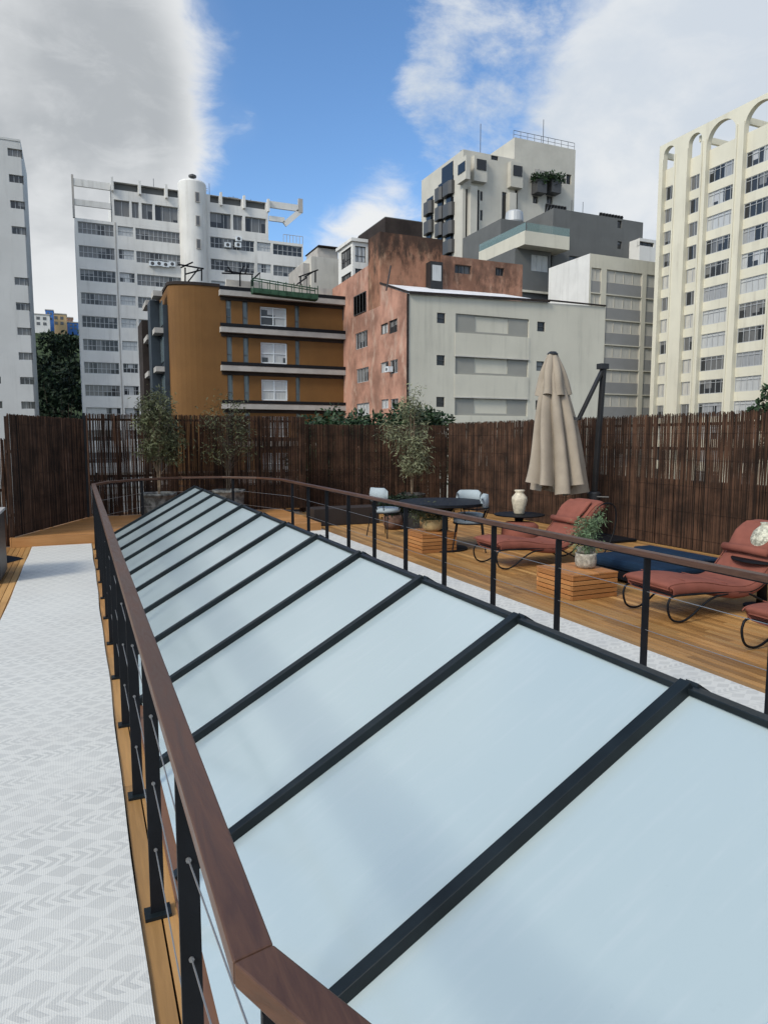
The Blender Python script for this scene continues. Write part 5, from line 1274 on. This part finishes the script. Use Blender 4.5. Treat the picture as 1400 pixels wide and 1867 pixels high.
# --- B11: cream tower with tall arched ribs
def b11():
    XF = 60.0; r = thing('arched_tower', 'tall cream tower with slender arched ribs and rows of windows at the right', 'building', (XF, 52, STREET))
    g = Fac(r, XF, 80, R(-90)); G = g.uv
    Z = lambda px, y: G(px, y)[1]; V = lambda px, y=500: G(px, y)[0]
    V0 = V(1189, 600); V1 = V0 + 34; zt = Z(1195, 271)
    # bays: recess columns (px at y~600) with arched tops
    bays = [(1196, 1215, 2), (1239, 1262, 2), (1272, 1322, 5), (1337, 1392, 5)]
    bay = [(V(a, 620), V(b, 620), n) for a, b, n in bays]; w_ = bay[3][1] - bay[3][0]; gp = bay[3][0] - bay[2][1]
    bay += [(bay[3][1] + gp, bay[3][1] + gp + w_, 5), (bay[3][1] + 2 * gp + w_, bay[3][1] + gp * 2 + 2 * w_, 5)]
    zr = Z(1311, 262)      # actual roof level behind the arches
    # ribs plane with arched openings from street to top
    mb = MB(); DP = .55; top = zt
    segs = 10
    prev = V0
    def strip(v0, v1, z0, z1): g.box(mb, v0, v1, 0, DP, z0, z1)
    for a, b, n in bay:
        strip(prev, a, STREET, top); rad = min((b - a) / 2 - .02, 1.9); zc = top - .45 - rad
        # arch head: fill between arch curve and top
        arc = [(a + rad - rad * math.cos(R(90 * k / segs)), zc + rad * math.sin(R(90 * k / segs))) for k in range(segs + 1)]
        arc += [(b - rad + rad * math.sin(R(90 * k / segs)), zc + rad * math.cos(R(90 * k / segs))) for k in range(segs + 1)]
        for (p0, q0), (p1_, q1_) in zip(arc[:-1], arc[1:]):
            if p1_ - p0 < 1e-5: continue
            mb.hexa([g.P(p0, 0, q0), g.P(p1_, 0, q1_), g.P(p1_, DP, q1_), g.P(p0, DP, q0), g.P(p0, 0, top), g.P(p1_, 0, top), g.P(p1_, DP, top), g.P(p0, DP, top)])
        prev = b
    strip(prev, V1, STREET, top); mb.build('arched_ribs', M['cream_tower'], r)
    # rib edges: slightly proud fillets beside each bay
    mb = MB()
    for a, b, n in bay:
        for q, s_ in ((a, -1), (b, 1)): g.box(mb, min(q, q + s_ * .18) , max(q, q + s_ * .18), -.10, -.003, STREET, top - 1.6)
    mb.build('rib_fillets', M['cream_tower'], r)
    # floors
    yA = [Z(1311, 296), Z(1304, 696)]; nfl = 10; step = (yA[0] - yA[1]) / (nfl - 1 - 0) 
    rows = [Z(1309, 298) - k * (Z(1309, 298) - Z(1298, 691)) / 9.0 for k in range(14)]
    hw = Z(1309, 298) - Z(1309, 325); hw = min(hw, 1.75)
    fr = 0
    for bi, (a, b, n) in enumerate(bay):
        ops = [(a + .02, b - .02, z - hw, z) for z in rows]
        g.wall(a, b, STREET, zr, ops, M['cream_tower'], .25, name='bay_wall', n0=.40)
        for k, o in enumerate(ops):
            pn = ('pane_shutter' if k in (4, 6, 8, 9, 11) else 'pane') if n == 2 else ('pane_light', 'pane', 'pane_light2', 'pane_light', 'pane')[(k * 3 + bi) % 5]
            if n == 2: o = (o[0] + .12, o[1] - .12, o[2], o[3])
            g.window(o, n, pn, 'aluminium', .48, transom=.78 if n > 2 else None, ft=.06)
    mb = MB(); g.box(mb, V0, V1, .66, 14, STREET, zr - .02); mb.build('body', M['cream_tower'], r)
    for k in range(8):
        v = V0 + .2 + (V1 - V0 - .4) * k / 7.0; mb = MB(); g.box(mb, v - .15, v + .15, DP + .003, 5.0, zr + 1.4, zr + 2.0); mb.build('roof_beam', M['cream_tower'], r)
    mb = MB(); g.box(mb, V0, V1, 5.003, 5.4, zr - .015, zr + 2.0); mb.build('roof_screen', M['cream_tower'], r)
    for k in range(5):
        v = V0 + 2.0 + 5.5 * k; mb = MB(); g.box(mb, v, v + 3.0, 4.93, 4.998, zr + .3, zr + 1.5); mb.build('roof_opening', M['dkbrown'], r)
    rod(r, g.P(V(1374, 250), 3, zr), 4, .05)
b11()

# trees just over the fence
for i, (px, py, Y, rx, lab) in enumerate(((705, 738, 27, 2.3, 'green feathery treetop above the fence in front of the pink wall'), (640, 752, 28, 2.2, 'lower green treetop left of the feathery one above the fence'),
        (600, 762, 27, 1.6, 'smallest green treetop just showing over the fence under the ochre block'), (765, 752, 26, 1.5, 'green treetop half hidden behind the tall bamboo'))):
    c = gy(px, py, Y); big_tree(lab, c.x, Y, c.z, rx, 1.8, M['leaf_green'], 80 + i, .20, 5200, zlow=c.z - 3.2, group='treetops just over the far fence')
c = gx(1402, 702, 22); big_tree('dark leafy treetop over the fence at the right edge', c.x + .35, c.y, c.z, .75, .75, M['leaf_green'], 91, .15, 2600, zlow=c.z - 2.6)
